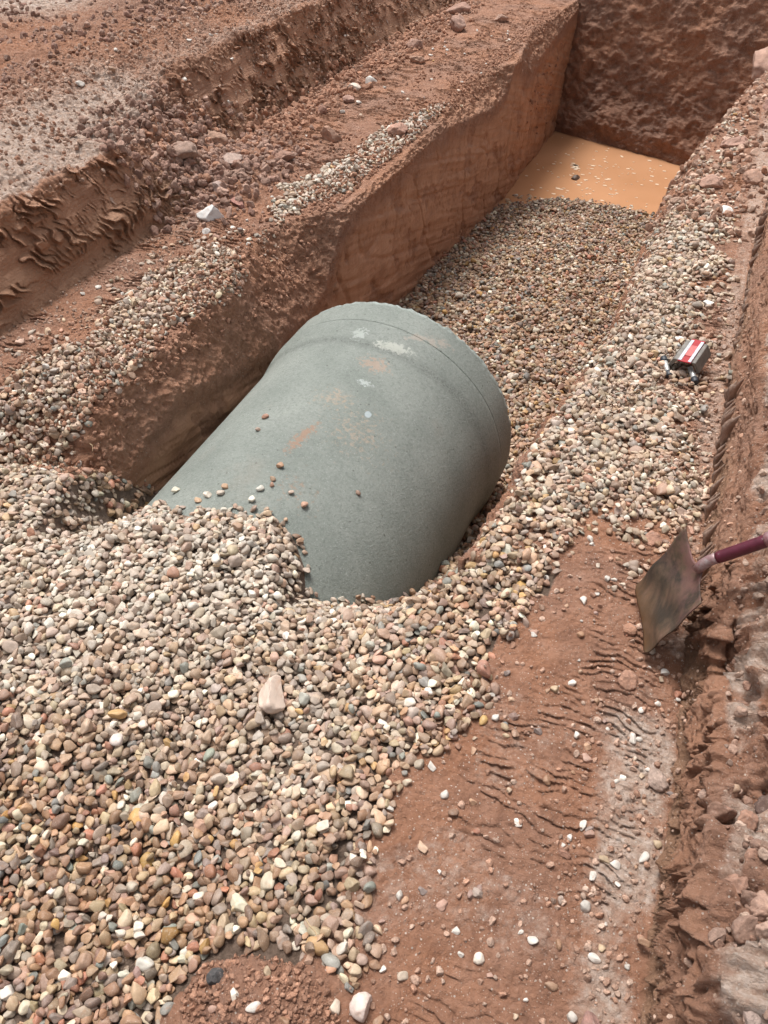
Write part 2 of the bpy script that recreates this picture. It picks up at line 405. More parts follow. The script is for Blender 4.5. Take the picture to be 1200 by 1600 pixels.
# cut trench wall: nearly smooth, a few lines and pits
gr_ = np.abs(noise(Y*.55, Z*13+Y*3.4, 2.1))
D += (.013*noise(Y*.8, Z*9+Y*2.2, 1.1)+.006*noise(Y*1.6, Z*34+Y*9, 6.1)-.010*(1-sstep(0, .10, gr_))+.003*n3+.010*noise(Y*3.1, Z*2.2, 8.1)-.012*(1-sstep(0, .05, np.abs(noise(Y*2.3, Z*1.1, 3.7)))))*wallL
scab = sstep(.18, .34, noise(Y*3.2, Z*5+Y*2, 4.1)+.4*noise(Y*14, Z*16, 2.2)); D -= (.012+.007*noise(Y*40, Z*40, 1))*scab*wallL
pit = sstep(.38, .5, noise(Y*22, Z*30+Y*10, 3.1))*sstep(.0, .3, noise(Y*1.1, Z*3+Y*1.5, 2.4))
D -= pit*.010*wallL
D *= act*notg
X2 = X+nx*D; Y2 = Y+ny*D-.9*TY*act*notg; Z2 = Z+nz*D

# what the soil is like from place to place
dust = np.zeros_like(X)
dust += topL*np.exp(-((X+3.0)/.42)**2)*sstep(.5, 1.2, Y)*(1-sstep(3.6, 4.3, Y))*.95
dust += topL*np.exp(-((X+3.2)/.3)**2)*.35*(Y > 3.8)
dust += topL*np.exp(-(((X+4.9)/.6)**2+((Y-5.0)/.5)**2))*.9
dust += sstep(14.93, 15.04, S)*np.clip(.52+.9*noise(X*8, Y*8, 4.4)+.5*noise(X*22, Y*22, 1.4), 0, 1)+.3*topR*noise(X*3, Y*3, 1.1)
dust += np.exp(-(((X-.20)/.09)**2+((Y-.95)/.36)**2))*.75*(1+.6*noise(X*18, Y*14, 3.3))+.35*ledgeR*sstep(-.1, .35, noise(X*5, Y*4, 8.8))*(Y < 1.6)
dust += ledgeR*sstep(.12, .22, X)*sstep(1.2, 2.4, Y)*.45
dust += bankL*gap*.45+ledgeL*np.exp(-(((X+2.5)/.12)**2+((Y-3.3)/.25)**2))*.6
dust += .16*(topL+.8*ledgeR*sstep(.05, .2, X))+.14*noise(X*2, Y*2, 5.1)*(ledgeR+ledgeL)
dust = np.clip(dust*(1-wallL)*(1-.9*bankL_s)*(1-.85*bankR), 0, 1)
ochre = bankL*(1-sstep(.12, .24, Z+.05*noise(Y*2, 2, 2)))*.9+bankR*(1-sstep(.04, .12, Z+.05*noise(Y*3, 2, 7)))*.8
smooth = np.clip(.35*lip+wallL*(1-.5*scab)+bankL_s*.7+bankR*.3, 0, 1)
wet = np.clip(wallL*(1-sstep(-1.1, -.5, Z))*.25+bankL*.2+bankR*.45+.15*ledgeL, 0, 1)

quad = np.arange((NR-1)*(NC-1)).reshape(NR-1, NC-1)
r, c = np.divmod(np.arange((NR-1)*(NC-1)), NC-1)
a = r*NC+c
F = np.stack([a, a+1, a+NC+1, a+NC], 1)
me = mesh_np('ground', np.stack([X2.ravel(), Y2.ravel(), Z2.ravel()], 1), F)
for k, v in (('dust', dust), ('ochre', ochre), ('smooth', smooth), ('wet', wet), ('grav', grav)): fattr(me, k, v)
me.materials.append(SOIL)
ground = tag(link(bpy.data.objects.new('ground', me)), kind='structure')
print('ground', time.time()-T0)

# ------------------------------------------------------------------ far end wall of the trench
def end_wall():
    u = np.concatenate([np.linspace(-6, -2.3, 60, endpoint=False), np.linspace(-2.3, 2.6, 330, endpoint=False), np.linspace(2.6, 14, 40)])
    w = np.concatenate([np.linspace(0, 1, 260, endpoint=False), 1+np.geomspace(.004, 1, 70)])
    U_, W_ = np.meshgrid(u, w)
    y0 = 9.60-.38*(U_+1.87)
    y0 = np.where(U_ < -1.9, 9.60+.0*U_, y0)
    zp = np.interp(W_, [0, .32, .45, .8, 1.0, 1.15, 2.0], [-1.9, -1.05, -.78, .15, .62, .72, 1.1])
    yo = np.interp(W_, [0, .32, .45, .8, 1.0, 1.15, 2.0], [0, .0, .14, .34, .55, 1.2, 50])
    lowl = sstep(-1.75, -2.3, U_)                 # over the left ledge the wall fades into a low rise
    zp = zp*(1-lowl)+np.minimum(zp, .18+0*zp)*lowl
    x = U_*1.0; y = y0+yo; z = zp
    f = W_ < 1.2
    q = fbm(x, y, z, 2.4, 4, .55)*.07+fbm(x, y, z*1.15, 6, 6, .62)*.075+(fbm(x, y, z, 9, 4, .6, ridge=True)-.3)*.03
    crust = noise(x*3, z*10+.8*noise(x*2, z*2, 1), 4.5); q += np.maximum(crust, -.1)*.018*(1-sstep(-.9, -.3, z))
    q *= f
    y = y-q*.85; z = z+q*.35
    n_r, n_c = U_.shape
    r, c = np.divmod(np.arange((n_r-1)*(n_c-1)), n_c-1); a = r*n_c+c
    me = mesh_np('earth_wall', np.stack([x.ravel(), y.ravel(), z.ravel()], 1), np.stack([a, a+1, a+n_c+1, a+n_c], 1))
    band = (1-sstep(-.75, -.35, z+.12*noise(x*2, 1.0, 3)))
    fattr(me, 'dust', .20*sstep(-.6, .2, z)+.08); fattr(me, 'ochre', 0*z); fattr(me, 'smooth', 0*z)
    fattr(me, 'wet', .15+.55*band); fattr(me, 'grav', 0*z)
    me.materials.append(SOIL)
    tag(link(bpy.data.objects.new('earth_wall', me)), kind='structure')
end_wall()

# ------------------------------------------------------------------ muddy water
def water():
    M = NT('muddy_water'); P = M.n('ShaderNodeNewGeometry').outputs['Position']
    c = M.ramp(M.noise(1.5, 4, .5, P), [(.3, (.42, .215, .11)), (.7, (.49, .26, .14))])
    M.base(c, .06); M.b.inputs['IOR'].default_value = 1.33
    M.bump(M.noise(9, 3, .5, P), .04, .02)
    nx_, ny_ = 30, 40
    V = []; F = []
    for j in range(ny_+1):
        for i in range(nx_+1):
            V.append((-2.1+2.2*i/nx_, 6.6+3.6*j/ny_, -1.25))
    for j in range(ny_):
        for i in range(nx_):
            a = j*(nx_+1)+i; F.append((a, a+1, a+nx_+2, a+nx_+1))
    me = mesh_np('water', np.array(V), np.array(F)); me.materials.append(M.m)
    tag(link(bpy.data.objects.new('water', me)), kind='structure')
    # foam: small flat irregular flecks, a couple of millimetres thick, floating on the water
    fm = NT('foam'); fm.base((.66, .52, .38), .6)
    bm = bmesh.new()
    for k in range(180):
        if k < 6: x, y, s = -1.41+random.uniform(-.04, .04), 8.55+random.uniform(-.06, .06), .028
        else:
            x = random.gauss(-1.15, .38); y = random.gauss(8.3, .5); s = random.choice([.006, .008, .01, .013, .018])
        if not (-1.85 < x < -.42 and 7.5 < y < 9.3-.38*(x+1.1)): continue
        n = 9; ph = random.uniform(0, 6); e = random.uniform(.6, 1)
        top = []; bot = []
        for i in range(n):
            a = i/n*2*math.pi; rr = s*random.uniform(.7, 1.2)
            px, py = x+rr*math.cos(a)*1.2, y+rr*e*math.sin(a)
            top.append(bm.verts.new((px, py, -1.246))); bot.append(bm.verts.new((px, py, -1.2515)))
        bm.faces.new(top)
        for i in range(n): bm.faces.new((bot[i], bot[(i+1) % n], top[(i+1) % n], top[i]))
    me = bpy.data.meshes.new('foam_flecks'); bm.to_mesh(me); bm.free(); me.materials.append(fm.m)
    tag(link(bpy.data.objects.new('foam_flecks', me)), 'pale foam flecks floating on the orange muddy water', 'foam', kind='stuff')
water()

# ------------------------------------------------------------------ prototypes: pebbles, clods
def ico(sub):
    bm = bmesh.new(); bmesh.ops.create_icosphere(bm, subdivisions=sub, radius=1)
    V = np.array([v.co for v in bm.verts]); F = np.array([[v.index for v in f.verts] for f in bm.faces]); bm.free()
    return V, F
V3, F3 = ico(3); V4, F4 = ico(4)
def pebble_mesh(name, angular, seed, mat):
    g = np.random.default_rng(seed); V = V3.copy()
    for _ in range(int(g.integers(7, 13))):
        n = g.normal(size=3); n /= np.linalg.norm(n); d = g.uniform(.42, .85)
        p = V@n; over = np.maximum(p-d, 0)
        V -= np.outer(over*(angular), n)
    V *= (1+.13*noise(V[:, 0]*1.2+seed, V[:, 1]*1.2, V[:, 2]*1.2))[:, None]
    V *= (1+.03*noise(V[:, 0]*3+seed, V[:, 1]*3, V[:, 2]*3))[:, None]
    V[:, 0] *= 1+.18*V[:, 1]*g.uniform(-1, 1)
    V[:, 1] *= 1+.3*V[:, 0]*g.uniform(-1, 1)
    V /= np.abs(V).max(0)
    me = mesh_np(name, V, F3); me.materials.append(mat); return me
def clod_mesh(name, seed, mat, hi=False, amp=1.0, rug=1.0):
    V0, F0 = (V4, F4) if hi else (V3, F3)
    V = V0.copy(); g = np.random.default_rng(seed)
    for _ in range(5):
        n = g.normal(size=3); n /= np.linalg.norm(n); V -= np.outer(np.maximum(V@n-g.uniform(.38, .8), 0)*.95, n)
    a0, b0, c0 = V0[:, 0]+seed*1.7, V0[:, 1], V0[:, 2]
    dsp = .38*fbm(a0, b0, c0, 1.4, 5, .65)+.5*rug*(.16*fbm(a0, b0, c0, 3.6, 3, .6, ridge=True)+.20*np.abs(noise(a0*5.3, b0*5.3, c0*5.3))-.1)
    V = V*(1+dsp*amp)[:, None]; V /= np.abs(V).max(0)
    me = mesh_np(name, V, F0); me.materials.append(mat); return me
NPEB, NCLOD = 26, 12
pebS = []
for k in range(NPEB):
    ang = 1.0 if k % 3 == 0 else (.85 if k % 3 == 1 else .6)
    PROTO.objects.link(bpy.data.objects.new('pebble_shape.%03d' % k, pebble_mesh('pebble_shape', ang, 100+k, PEB_I)))
    pebS.append(pebble_mesh('pebble', ang, 100+k, PEB_S))
PROTO2 = bpy.data.collections.new("clod_prototypes")
clodS = []
for k in range(NCLOD):
    PROTO2.objects.link(bpy.data.objects.new('clod_shape.%03d' % k, clod_mesh('clod_shape', 300+k, CLOD_I, True)))
    clodS.append(clod_mesh('soil_clod', 500+k, CLOD_S, True))

def scatter(name, coll, P, R, S_, I, Ccol, label, cat):
    me = bpy.data.meshes.new(name); me.vertices.add(len(P)); me.vertices.foreach_set('co', np.asarray(P, np.float32).ravel())
    for nm, arr, ty, f in (('rot', R, 'FLOAT_VECTOR', 'vector'), ('scl', S_, 'FLOAT_VECTOR', 'vector'), ('idx', I, 'INT', 'value')):
        a = me.attributes.new(nm, ty, 'POINT'); a.data.foreach_set(f, np.ascontiguousarray(arr, np.int32 if ty == 'INT' else np.float32).ravel())
    a = me.attributes.new('col', 'FLOAT_COLOR', 'POINT')
    a.data.foreach_set('color', np.concatenate([Ccol, np.ones((len(P), 1))], 1).astype(np.float32).ravel())
    o = link(bpy.data.objects.new(name, me))
    ng = bpy.data.node_groups.new(name+'_nodes', 'GeometryNodeTree')
    ng.interface.new_socket('Geometry', in_out='INPUT', socket_type='NodeSocketGeometry')
    ng.interface.new_socket('Geometry', in_out='OUTPUT', socket_type='NodeSocketGeometry')
    N = ng.nodes; gi = N.new('NodeGroupInput'); go = N.new('NodeGroupOutput')
    iop = N.new('GeometryNodeInstanceOnPoints'); ci = N.new('GeometryNodeCollectionInfo')
    ci.inputs['Collection'].default_value = coll; ci.inputs['Separate Children'].default_value = True; ci.inputs['Reset Children'].default_value = True
    iop.inputs['Pick Instance'].default_value = True
    def na(nm, ty):
        n = N.new('GeometryNodeInputNamedAttribute'); n.data_type = ty; n.inputs['Name'].default_value = nm; return n.outputs['Attribute']
    L = ng.links.new
    L(gi.outputs[0], iop.inputs['Points']); L(ci.outputs[0], iop.inputs['Instance'])
    L(na('idx', 'INT'), iop.inputs['Instance Index'])
    e = N.new('FunctionNodeEulerToRotation'); L(na('rot', 'FLOAT_VECTOR'), e.inputs[0]); L(e.outputs[0], iop.inputs['Rotation'])
    L(na('scl', 'FLOAT_VECTOR'), iop.inputs['Scale'])
    L(iop.outputs[0], go.inputs[0])
    m = o.modifiers.new('scatter', 'NODES'); m.node_group = ng
    tag(o, label, cat, kind='stuff'); return o

# ------------------------------------------------------------------ height map of everything solid, for laying stones
CS = .01; x0g, x1g, y0g, y1g = -6.2, 1.1, -.4, 9.4
GW, GH = int((x1g-x0g)/CS), int((y1g-y0g)/CS)
ix = ((X2-x0g)/CS).astype(int); iy = ((Y2-y0g)/CS).astype(int)
ok = (ix >= 0) & (ix < GW) & (iy >= 0) & (iy < GH)
sm = np.zeros((GH, GW)); cn = np.zeros((GH, GW))
np.add.at(sm, (iy[ok], ix[ok]), Z2[ok]); np.add.at(cn, (iy[ok], ix[ok]), 1)
H = np.where(cn > 0, sm/np.maximum(cn, 1), np.nan)
for _ in range(8):
    bad = np.isnan(H)
    if not bad.any(): break
    Hp = np.pad(H, 1, constant_values=np.nan)
    st = np.stack([Hp[1:-1, :-2], Hp[1:-1, 2:], Hp[:-2, 1:-1], Hp[2:, 1:-1]])
    with np.errstate(all='ignore'):
        H = np.where(bad, np.nanmean(st, 0), H)
H = np.nan_to_num(H, nan=0.0)
H = np.repeat(np.repeat(H, 2, 0), 2, 1); CS = .005; GH, GW = H.shape
H[1:-1, 1:-1] = (H[1:-1, :-2]+H[1:-1, 2:]+H[:-2, 1:-1]+H[2:, 1:-1])*.25
XG = x0g+(np.arange(GW)+.5)*CS; YG = y0g+(np.arange(GH)+.5)*CS
def hidx(x, y): return min(max(int((y-y0g)/CS), 6), GH-7), min(max(int((x-x0g)/CS), 6), GW-7)
def height(x, y):
    j, i = hidx(x, y); return float(H[j, i])
# the top of the pipe counts as solid too
py_end = 3.0
XX, YY = np.meshgrid(XG, YG)
inp = (np.abs(XX-PIPE_X) < PIPE_R-.002) & (YY > .6) & (YY < py_end)
ptop = PIPE_Z+np.sqrt(np.maximum(PIPE_R**2-(XX-PIPE_X)**2, 0))
onpipe = inp & (ptop > H-.004)
ins = (XX > -1.89) & (XX < np.interp(YY, [1.5, 3, 5, 7.6], [-.47, -.42, -.40, -.37])) & (YY > 1.62) & (YY < 8)
H[ins] = (bed(XX, YY)-.012)[ins]
H0 = H.copy()

def euler_for(nrm, yaw):
    n = Vector(nrm).normalized()
    q = Vector((0, 0, 1)).rotation_difference(n)
    return (q.to_matrix()@Matrix.Rotation(yaw, 3, 'Z')).to_euler()

PAL = np.array([(.30, .17, .10), (.36, .22, .14), (.25, .15, .10), (.42, .28, .19), (.33, .20, .15), (.26, .17, .14),
                (.40, .24, .15), (.46, .34, .24), (.30, .23, .19), (.22, .17, .15), (.52, .42, .33), (.58, .51, .43), (.36, .16, .10),
                (.42, .24, .085), (.19, .19, .18), (.24, .25, .23), (.66, .61, .54), (.38, .28, .18)])
PW = np.array([9, 9, 8, 7, 8, 6, 7, 7, 6, 4, 5, 4, 4, 2.0, 2, 1.5, 2.5, 6]); PW /= PW.sum()
def pebble_cols(x, y, n, pale, dark):
    c = PAL[rng.choice(len(PAL), n, p=PW)].copy()
    c *= rng.uniform(.62, 1.36, (n, 1)); c *= rng.uniform(.95, 1.05, (n, 3))*np.array([1.01, .985, .905])
    g = c.mean(1, keepdims=True); pal = pale[:, None]
    k = pal*rng.uniform(.2, 1.15, (n, 1))
    c = c*(1-k)+(g*.5+np.array([.56, .48, .375])*.75)*k
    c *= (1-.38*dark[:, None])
    return np.clip(c, .02, .8)

def lay(mask_fn, bounds, n, size, cand=4, H=H, maxs=5):
    """drop stones one by one on the height map, each into the lowest of a few nearby hollows"""
    xa, xb, ya, yb = bounds
    P, Rr, Sc = [], [], []
    px = rng.uniform(xa, xb, n*4); py = rng.uniform(ya, yb, n*4)
    keep = mask_fn(px, py) & (rng.random(n*4) < 1); px = px[keep][:n]; py = py[keep][:n]
    m = len(px)
    cx = px[:, None]+rng.normal(0, .011, (m, cand)); cy = py[:, None]+rng.normal(0, .011, (m, cand))
    J = np.clip(((cy-y0g)/CS).astype(int), 8, GH-9); I = np.clip(((cx-x0g)/CS).astype(int), 8, GW-9)
    s = np.clip(np.exp(rng.normal(-.02, .25, m)), .5, 1.75)*size
    a = .0150*s*rng.uniform(.85, 1.25, m); b = .0125*s*rng.uniform(.78, 1.15, m); c_ = .0086*s*rng.uniform(.6, 1.35, m)
    yaw = rng.uniform(0, 6.283, m); j1 = rng.normal(0, .38, (m, 2))
    dd = np.arange(-4, 5); DX, DY = np.meshgrid(dd, dd); DXm = DX*CS; DYm = DY*CS
    for k in range(m):
        Jk, Ik = J[k], I[k]
        h = (H[Jk, Ik]*2+H[Jk-2, Ik]+H[Jk+2, Ik]+H[Jk, Ik-2]+H[Jk, Ik+2])/6-H0[Jk, Ik]
        q = int(np.argmin(h)); j, i = int(Jk[q]), int(Ik[q])
        pch = H[j-4:j+5, i-4:i+5]
        gx = (pch[4, 7]+pch[2, 6]+pch[6, 6]-pch[4, 1]-pch[2, 2]-pch[6, 2])/(14*CS)
        gy = (pch[7, 4]+pch[6, 2]+pch[6, 6]-pch[1, 4]-pch[2, 2]-pch[2, 6])/(14*CS)
        g0x = (H0[j, i+4]-H0[j, i-4])/(8*CS); g0y = (H0[j+4, i]-H0[j-4, i])/(8*CS)
        if abs(g0x) > maxs or abs(g0y) > maxs: continue
        gx = max(-1, min(1, gx)); gy = max(-1, min(1, gy))
        z = float(pch[3:6, 3:6].mean())+c_[k]*.62
        x = x0g+(i+.5)*CS; y = y0g+(j+.5)*CS
        nrm = (-gx*.75+j1[k, 0], -gy*.75+j1[k, 1], 1)
        ca, sa = math.cos(yaw[k]), math.sin(yaw[k])
        lx = (DXm*ca+DYm*sa)/a[k]; ly = (-DXm*sa+DYm*ca)/b[k]
        r2 = lx*lx+ly*ly
        top = np.where(r2 < 1, z+c_[k]*np.sqrt(np.maximum(1-r2, 0))+nrm[0]*-.4*DXm-nrm[1]*.4*DYm, -9)
        np.maximum(pch, top, out=pch)
        P.append((x, y, z)); Rr.append(tuple(euler_for(nrm, yaw[k]))); Sc.append((a[k], b[k], c_[k]))
    return np.array(P), np.array(Rr), np.array(Sc)

RIGHT = [(-0.416, 1.471), (-0.36, 1.742), (-0.32, 2.396), (-0.27, 2.654), (-0.22, 3.358), (-0.24, 3.842), (-0.24, 4.572), (0.018, 4.55), (0.134, 4.003), (0.12, 3.411), (0.07, 2.944), (0.17, 2.629), (0.2, 2.301), (0.2, 2.011), (0.13, 1.84), (-0.1, 1.78), (-0.16, 1.631), (-0.156, 1.374), (-0.215, 1.27), (-0.202, 1.109), (-0.241, 0.974), (-0.297, 0.859), (-0.299, 0.707), (-0.3, 0.571), (-0.23, 0.505), (-0.204, 0.421), (-0.23, 0.376), (-0.30, 0.402), (-0.439, 0.385), (-0.50, 0.322), (-0.552, 0.209), (-0.56, -0.1), (-.6, -.35), (-2.9, -.35), (-2.9, 1.25), (-2.35, 1.40), (-2.2, 1.46), (-2.0, 1.59), (-1.88, 1.67), (-1.80, 1.60), (-1.775, 1.47), (-1.0, 1.68), (-.7, 1.66)]
LEFT1 = [(-2.383, 1.55), (-2.328, 1.702), (-2.348, 1.94), (-2.244, 2.09), (-2.305, 2.479), (-2.319, 2.853), (-2.183, 3.102), (-1.97, 2.95), (-1.93, 2.70), (-1.94, 2.5), (-2.0, 2.367), (-1.95, 2.15), (-1.97, 1.957), (-1.97, 1.80), (-2.0, 1.66), (-2.10, 1.52), (-2.25, 1.46)]
LEFT2 = [(-2.193, 3.616), (-2.275, 3.877), (-2.17, 4.246), (-2.128, 4.622), (-2.147, 5.082), (-2.088, 5.403), (-1.981, 5.767), (-1.87, 5.521), (-1.86, 5.095), (-1.865, 4.764), (-1.90, 4.459), (-1.87, 4.18), (-1.937, 4.02), (-2.035, 3.73), (-2.096, 3.474)]
def wob(x, y): return x+.035*noise(x*9, y*9, 1.5)+.02*noise(x*30, y*30, 4), y+.035*noise(x*9, y*9, 7.5)+.02*noise(x*30, y*30, 9)
def m_poly(poly):
    def f(x, y):
        a, b = wob(x, y); return inpoly(a, b, poly)
    return f
def pipe_block(x, y):      # stones that would sit inside the pipe
    return (np.abs(x-PIPE_X) < PIPE_R+.015) & (y > HBY(x)-.0)
def HBY(x): return np.interp(x, HB[:, 0], HB[:, 1])
# in the heap the stones lie over the buried pipe, so raise the map to the pipe there
H[onpipe & (YY < HBY(XX)+.02)] = np.maximum(H, ptop)[onpipe & (YY < HBY(XX)+.02)]
H0[:] = H
def m_right(x, y): return m_poly(RIGHT)(x, y) & ~((x > .0) & (noise(x*8, y*5, 6)+.5*noise(x*21, y*16, 2) > .28)) & ~((x > -1.80) & (x < -.64) & (y > HBY(x)+.01)) & ~((((x+.37)/.19)**2+((y-.27)/.135)**2) < 1+.5*noise(x*12, y*12, 2))
def m_right_top(x, y): return m_right(x, y) & ~((x > -.1) & (noise(x*8, y*5, 6)+.5*noise(x*21, y*16, 2) > .12)) & ~((x > -.36) & (y < 1.9) & (noise(x*9, y*9, 5) > .2)) & ~((x > -1.80) & (x < -.64) & (y > HBY(x)-.05))
def m_bed(x, y):
    inside = (x > -1.878) & (x < np.interp(y, [1.5, 3, 5, 7.6], [-.44, -.38, -.36, -.33])) & (y > 1.5)
    pipe = (np.abs(x-PIPE_X) < np.where(y < 2.4, .42, .52)) & (y < 2.97)
    side = (np.abs(x-PIPE_X) < .6) & (y < HBY(x)+.02)
    return inside & ~pipe & ~side

SP = []
def addlay(res, pale, dark):
    P, R_, S_ = res
    n = len(P); x, y = P[:, 0], P[:, 1]
    SP.append((P, R_, S_, pebble_cols(x, y, n, pale(x, y), dark(x, y))))
one_ = lambda x, y: np.ones_like(x)
palF = lambda x, y: np.clip(.26+.55*np.exp(-(((x+1.3)/.8)**2+((y-1.25)/.42)**2))+.2*noise(x*2, y*2, 3)-.32*(1-sstep(.3, .9, y)), 0, .9)*(x < -.45)+np.clip(.15+.3*sstep(1.3, 2.2, y), 0, .6)*(x >= -.45)
# near heap and right ledge: dense, in two goes so that the upper stones lie on the lower ones
addlay(lay(m_right, (-2.7, .25, -.35, 4.6), 11500, .84), palF, lambda x, y: .25+0*x)
addlay(lay(m_right_top, (-2.7, .25, -.35, 4.6), 13500, .86), palF, lambda x, y: 0*x+.04+.24*(1-sstep(.35, 1.0, y))*(x < -.3))
print('near', time.time()-T0)
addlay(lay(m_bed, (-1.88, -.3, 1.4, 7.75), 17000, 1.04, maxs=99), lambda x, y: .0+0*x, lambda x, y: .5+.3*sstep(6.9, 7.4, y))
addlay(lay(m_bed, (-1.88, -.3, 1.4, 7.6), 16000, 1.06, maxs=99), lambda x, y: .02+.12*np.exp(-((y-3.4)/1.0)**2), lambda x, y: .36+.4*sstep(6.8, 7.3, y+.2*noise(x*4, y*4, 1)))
addlay(lay(m_poly(LEFT1), (-2.5, -1.85, 1.3, 3.2), 1650, .92), lambda x, y: .40+0*x, lambda x, y: 0*x)
addlay(lay(m_poly(LEFT2), (-2.4, -1.8, 3.3, 5.9), 1150, 1.0), lambda x, y: .75+0*x, lambda x, y: 0*x)
print('beds', time.time()-T0)
# thinner spreads round the edges
def sparse(poly, thr):
    f = m_poly(poly)
    return lambda x, y: f(x, y) & (noise(x*6, y*6, 11)+.4*noise(x*20, y*20, 2) > thr)
SPR = [(-0.3, 3.358), (-0.33, 5.515), (-0.16, 6.6), (0.08, 6.4), (0.15, 4.591), (0.25, 2.833), (0.26, 2.059), (0.2, 1.6), (0.085, 1.7)]
addlay(lay(sparse(SPR, -.15), (-.4, .3, 1.6, 6.7), 1300, .9), lambda x, y: .4+0*x, lambda x, y: 0*x)
SPL = [(-2.52, 1.6), (-2.5, 2.6), (-2.45, 3.2), (-2.1, 3.6), (-1.95, 3.1), (-1.95, 1.8), (-2.3, 1.5)]
addlay(lay(sparse(SPL, .12), (-2.5, -1.9, 1.5, 3.6), 220, .9), lambda x, y: .45+0*x, lambda x, y: 0*x)
lipf = lambda x, y: (x > -.62) & (x < -.28) & (y > 1.6) & (noise(x*4, y*4, 3) > -.25)
addlay(lay(lipf, (-.62, -.25, 1.6, 4.8), 520, .95), lambda x, y: .1+0*x, lambda x, y: .15+0*x)
P = np.concatenate([s[0] for s in SP]); R_ = np.concatenate([s[1] for s in SP]); S_ = np.concatenate([s[2] for s in SP]); C_ = np.concatenate([s[3] for s in SP])
# nothing inside the pipe
d = np.sqrt((P[:, 0]-PIPE_X)**2+(P[:, 2]-PIPE_Z)**2)
rp = pipe_r(P[:, 1])
stray = (P[:, 0] < -1.80) & (P[:, 1] > 1.78) & (P[:, 2] > bed(P[:, 0], P[:, 1])+.12) & (P[:, 2] < -.07-.0*P[:, 0])
okp = ~stray & ~((d < rp+.002) & (P[:, 1] > .6) & (P[:, 1] < 3.0))
P, R_, S_, C_ = P[okp], R_[okp], S_[okp], C_[okp]
I_ = rng.integers(0, NPEB, len(P))
inbed = (P[:, 1] > 1.5) & (P[:, 0] > -1.88) & (P[:, 0] < -.3) & (P[:, 2] < -.3)
onL = P[:, 0] < -1.88; onL &= P[:, 1] > 1.45
heap = ~inbed & ~onL & ((P[:, 0] < -.30) | (P[:, 1] < 1.5)); onR = ~inbed & ~onL & ~heap
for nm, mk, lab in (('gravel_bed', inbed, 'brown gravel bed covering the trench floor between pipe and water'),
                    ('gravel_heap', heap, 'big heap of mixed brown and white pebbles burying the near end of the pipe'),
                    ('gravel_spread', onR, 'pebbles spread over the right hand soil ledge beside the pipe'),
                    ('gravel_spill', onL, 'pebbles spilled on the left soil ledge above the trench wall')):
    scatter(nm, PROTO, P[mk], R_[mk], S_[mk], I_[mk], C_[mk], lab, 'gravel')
print('stones', len(P), time.time()-T0)

# ------------------------------------------------------------------ loose soil crumbs and clods
def crumbs(name, n, bounds, wfn, smin, smax, colA, colB, label, power=2.2):
    xa, xb, ya, yb = bounds
    x = rng.uniform(xa, xb, n*6); y = rng.uniform(ya, yb, n*6)
    k = rng.random(n*6) < wfn(x, y); x = x[k][:n]; y = y[k][:n]; m = len(x)
    s = smin+(smax-smin)*rng.random(m)**power
    j = np.clip(((y-y0g)/CS).astype(int), 0, GH-1); i = np.clip(((x-x0g)/CS).astype(int), 0, GW-1)
    z = H[j, i]+s*.25
    t = rng.random((m, 1)); c = np.array(colA)*(1-t)+np.array(colB)*t; c *= rng.uniform(.75, 1.25, (m, 1))
    scatter(name, PROTO2, np.stack([x, y, z], 1), rng.uniform(-3.1, 3.1, (m, 3)), np.stack([s, s*rng.uniform(.7, 1, m), s*rng.uniform(.55, .9, m)], 1),
            rng.integers(0, NCLOD, m), c, label, 'soil')
RED1, RED2, PINK = (.31, .155, .095), (.40, .22, .145), (.50, .36, .28)
crumbs('bank_crumbs', 11000, (-3.69, -2.75, .3, 9.3), lambda x, y: np.clip(.35+.7*noise(x*3, y*3, 2), 0, 1), .003, .018, RED1, PINK, 'loose crumbs of soil on top of the left bank')
crumbs('plateau_crumbs', 12000, (-6.1, -3.6, 1.5, 9.3), lambda x, y: np.clip(.3+.8*noise(x*2, y*2, 2), 0, 1), .004, .030, (.25, .135, .10), (.38, .25, .19), 'lumps and crumbs of soil across the ground behind the left bank', 4.0)
crumbs('near_ledge_crumbs', 3000, (-2.62, -2.0, 1.2, 3.4), lambda x, y: np.clip(.3+.6*noise(x*5, y*5, 8), 0, 1), .002, .010, (.3, .17, .11), PINK, 'grit and small crumbs on the near left ledge', 2.5)
crumbs('slump_crumbs', 3800, (-3.2, -2.25, 3.1, 4.9), lambda x, y: np.exp(-(((x+2.75)/.28)**2+((y-3.85)/.5)**2)), .003, .036, (.24, .135, .10), (.36, .23, .175), 'heap of crumbled soil slumped from the gap in the left bank', 3.6)
crumbs('toe_crumbs', 3000, (-3.05, -2.2, 3.6, 9.3), lambda x, y: np.exp(-((x+2.85+.04*(y-4))/.22)**2)*(.4+.6*(noise(x*3, y*3, 5) > 0)), .005, .035, RED1, RED2, 'loose crumbs of soil along the foot of the left bank')
crumbs('ledge_crumbs', 5200, (-.3, .33, -.2, 3.6), lambda x, y: np.clip(.25+.6*sstep(.02, .26, x)+.5*noise(x*4, y*4, 8), 0, 1)*(x > -.25+.1*noise(y*3, 1, 1)), .0015, .011, RED2, PINK, 'small crumbs of soil and grit on the right ledge', 3.2)
crumbs('lip_crumbs', 8000, (-2.4, -1.85, 1.5, 9.2), lambda x, y: np.clip(.1+.75*sstep(-2.15, -1.95, x)+.4*noise(x*4, y*4, 3), 0, 1), .003, .016, RED1, RED2, 'crumbs of red soil along the lip of the left trench wall')
crumbs('far_ledge_crumbs', 2600, (-.3, .8, 4.2, 9.0), lambda x, y: np.clip(.4+.6*noise(x*3, y*3, 3), 0, 1), .005, .035, RED1, PINK, 'soil crumbs and clods on the far end of the right ledge')
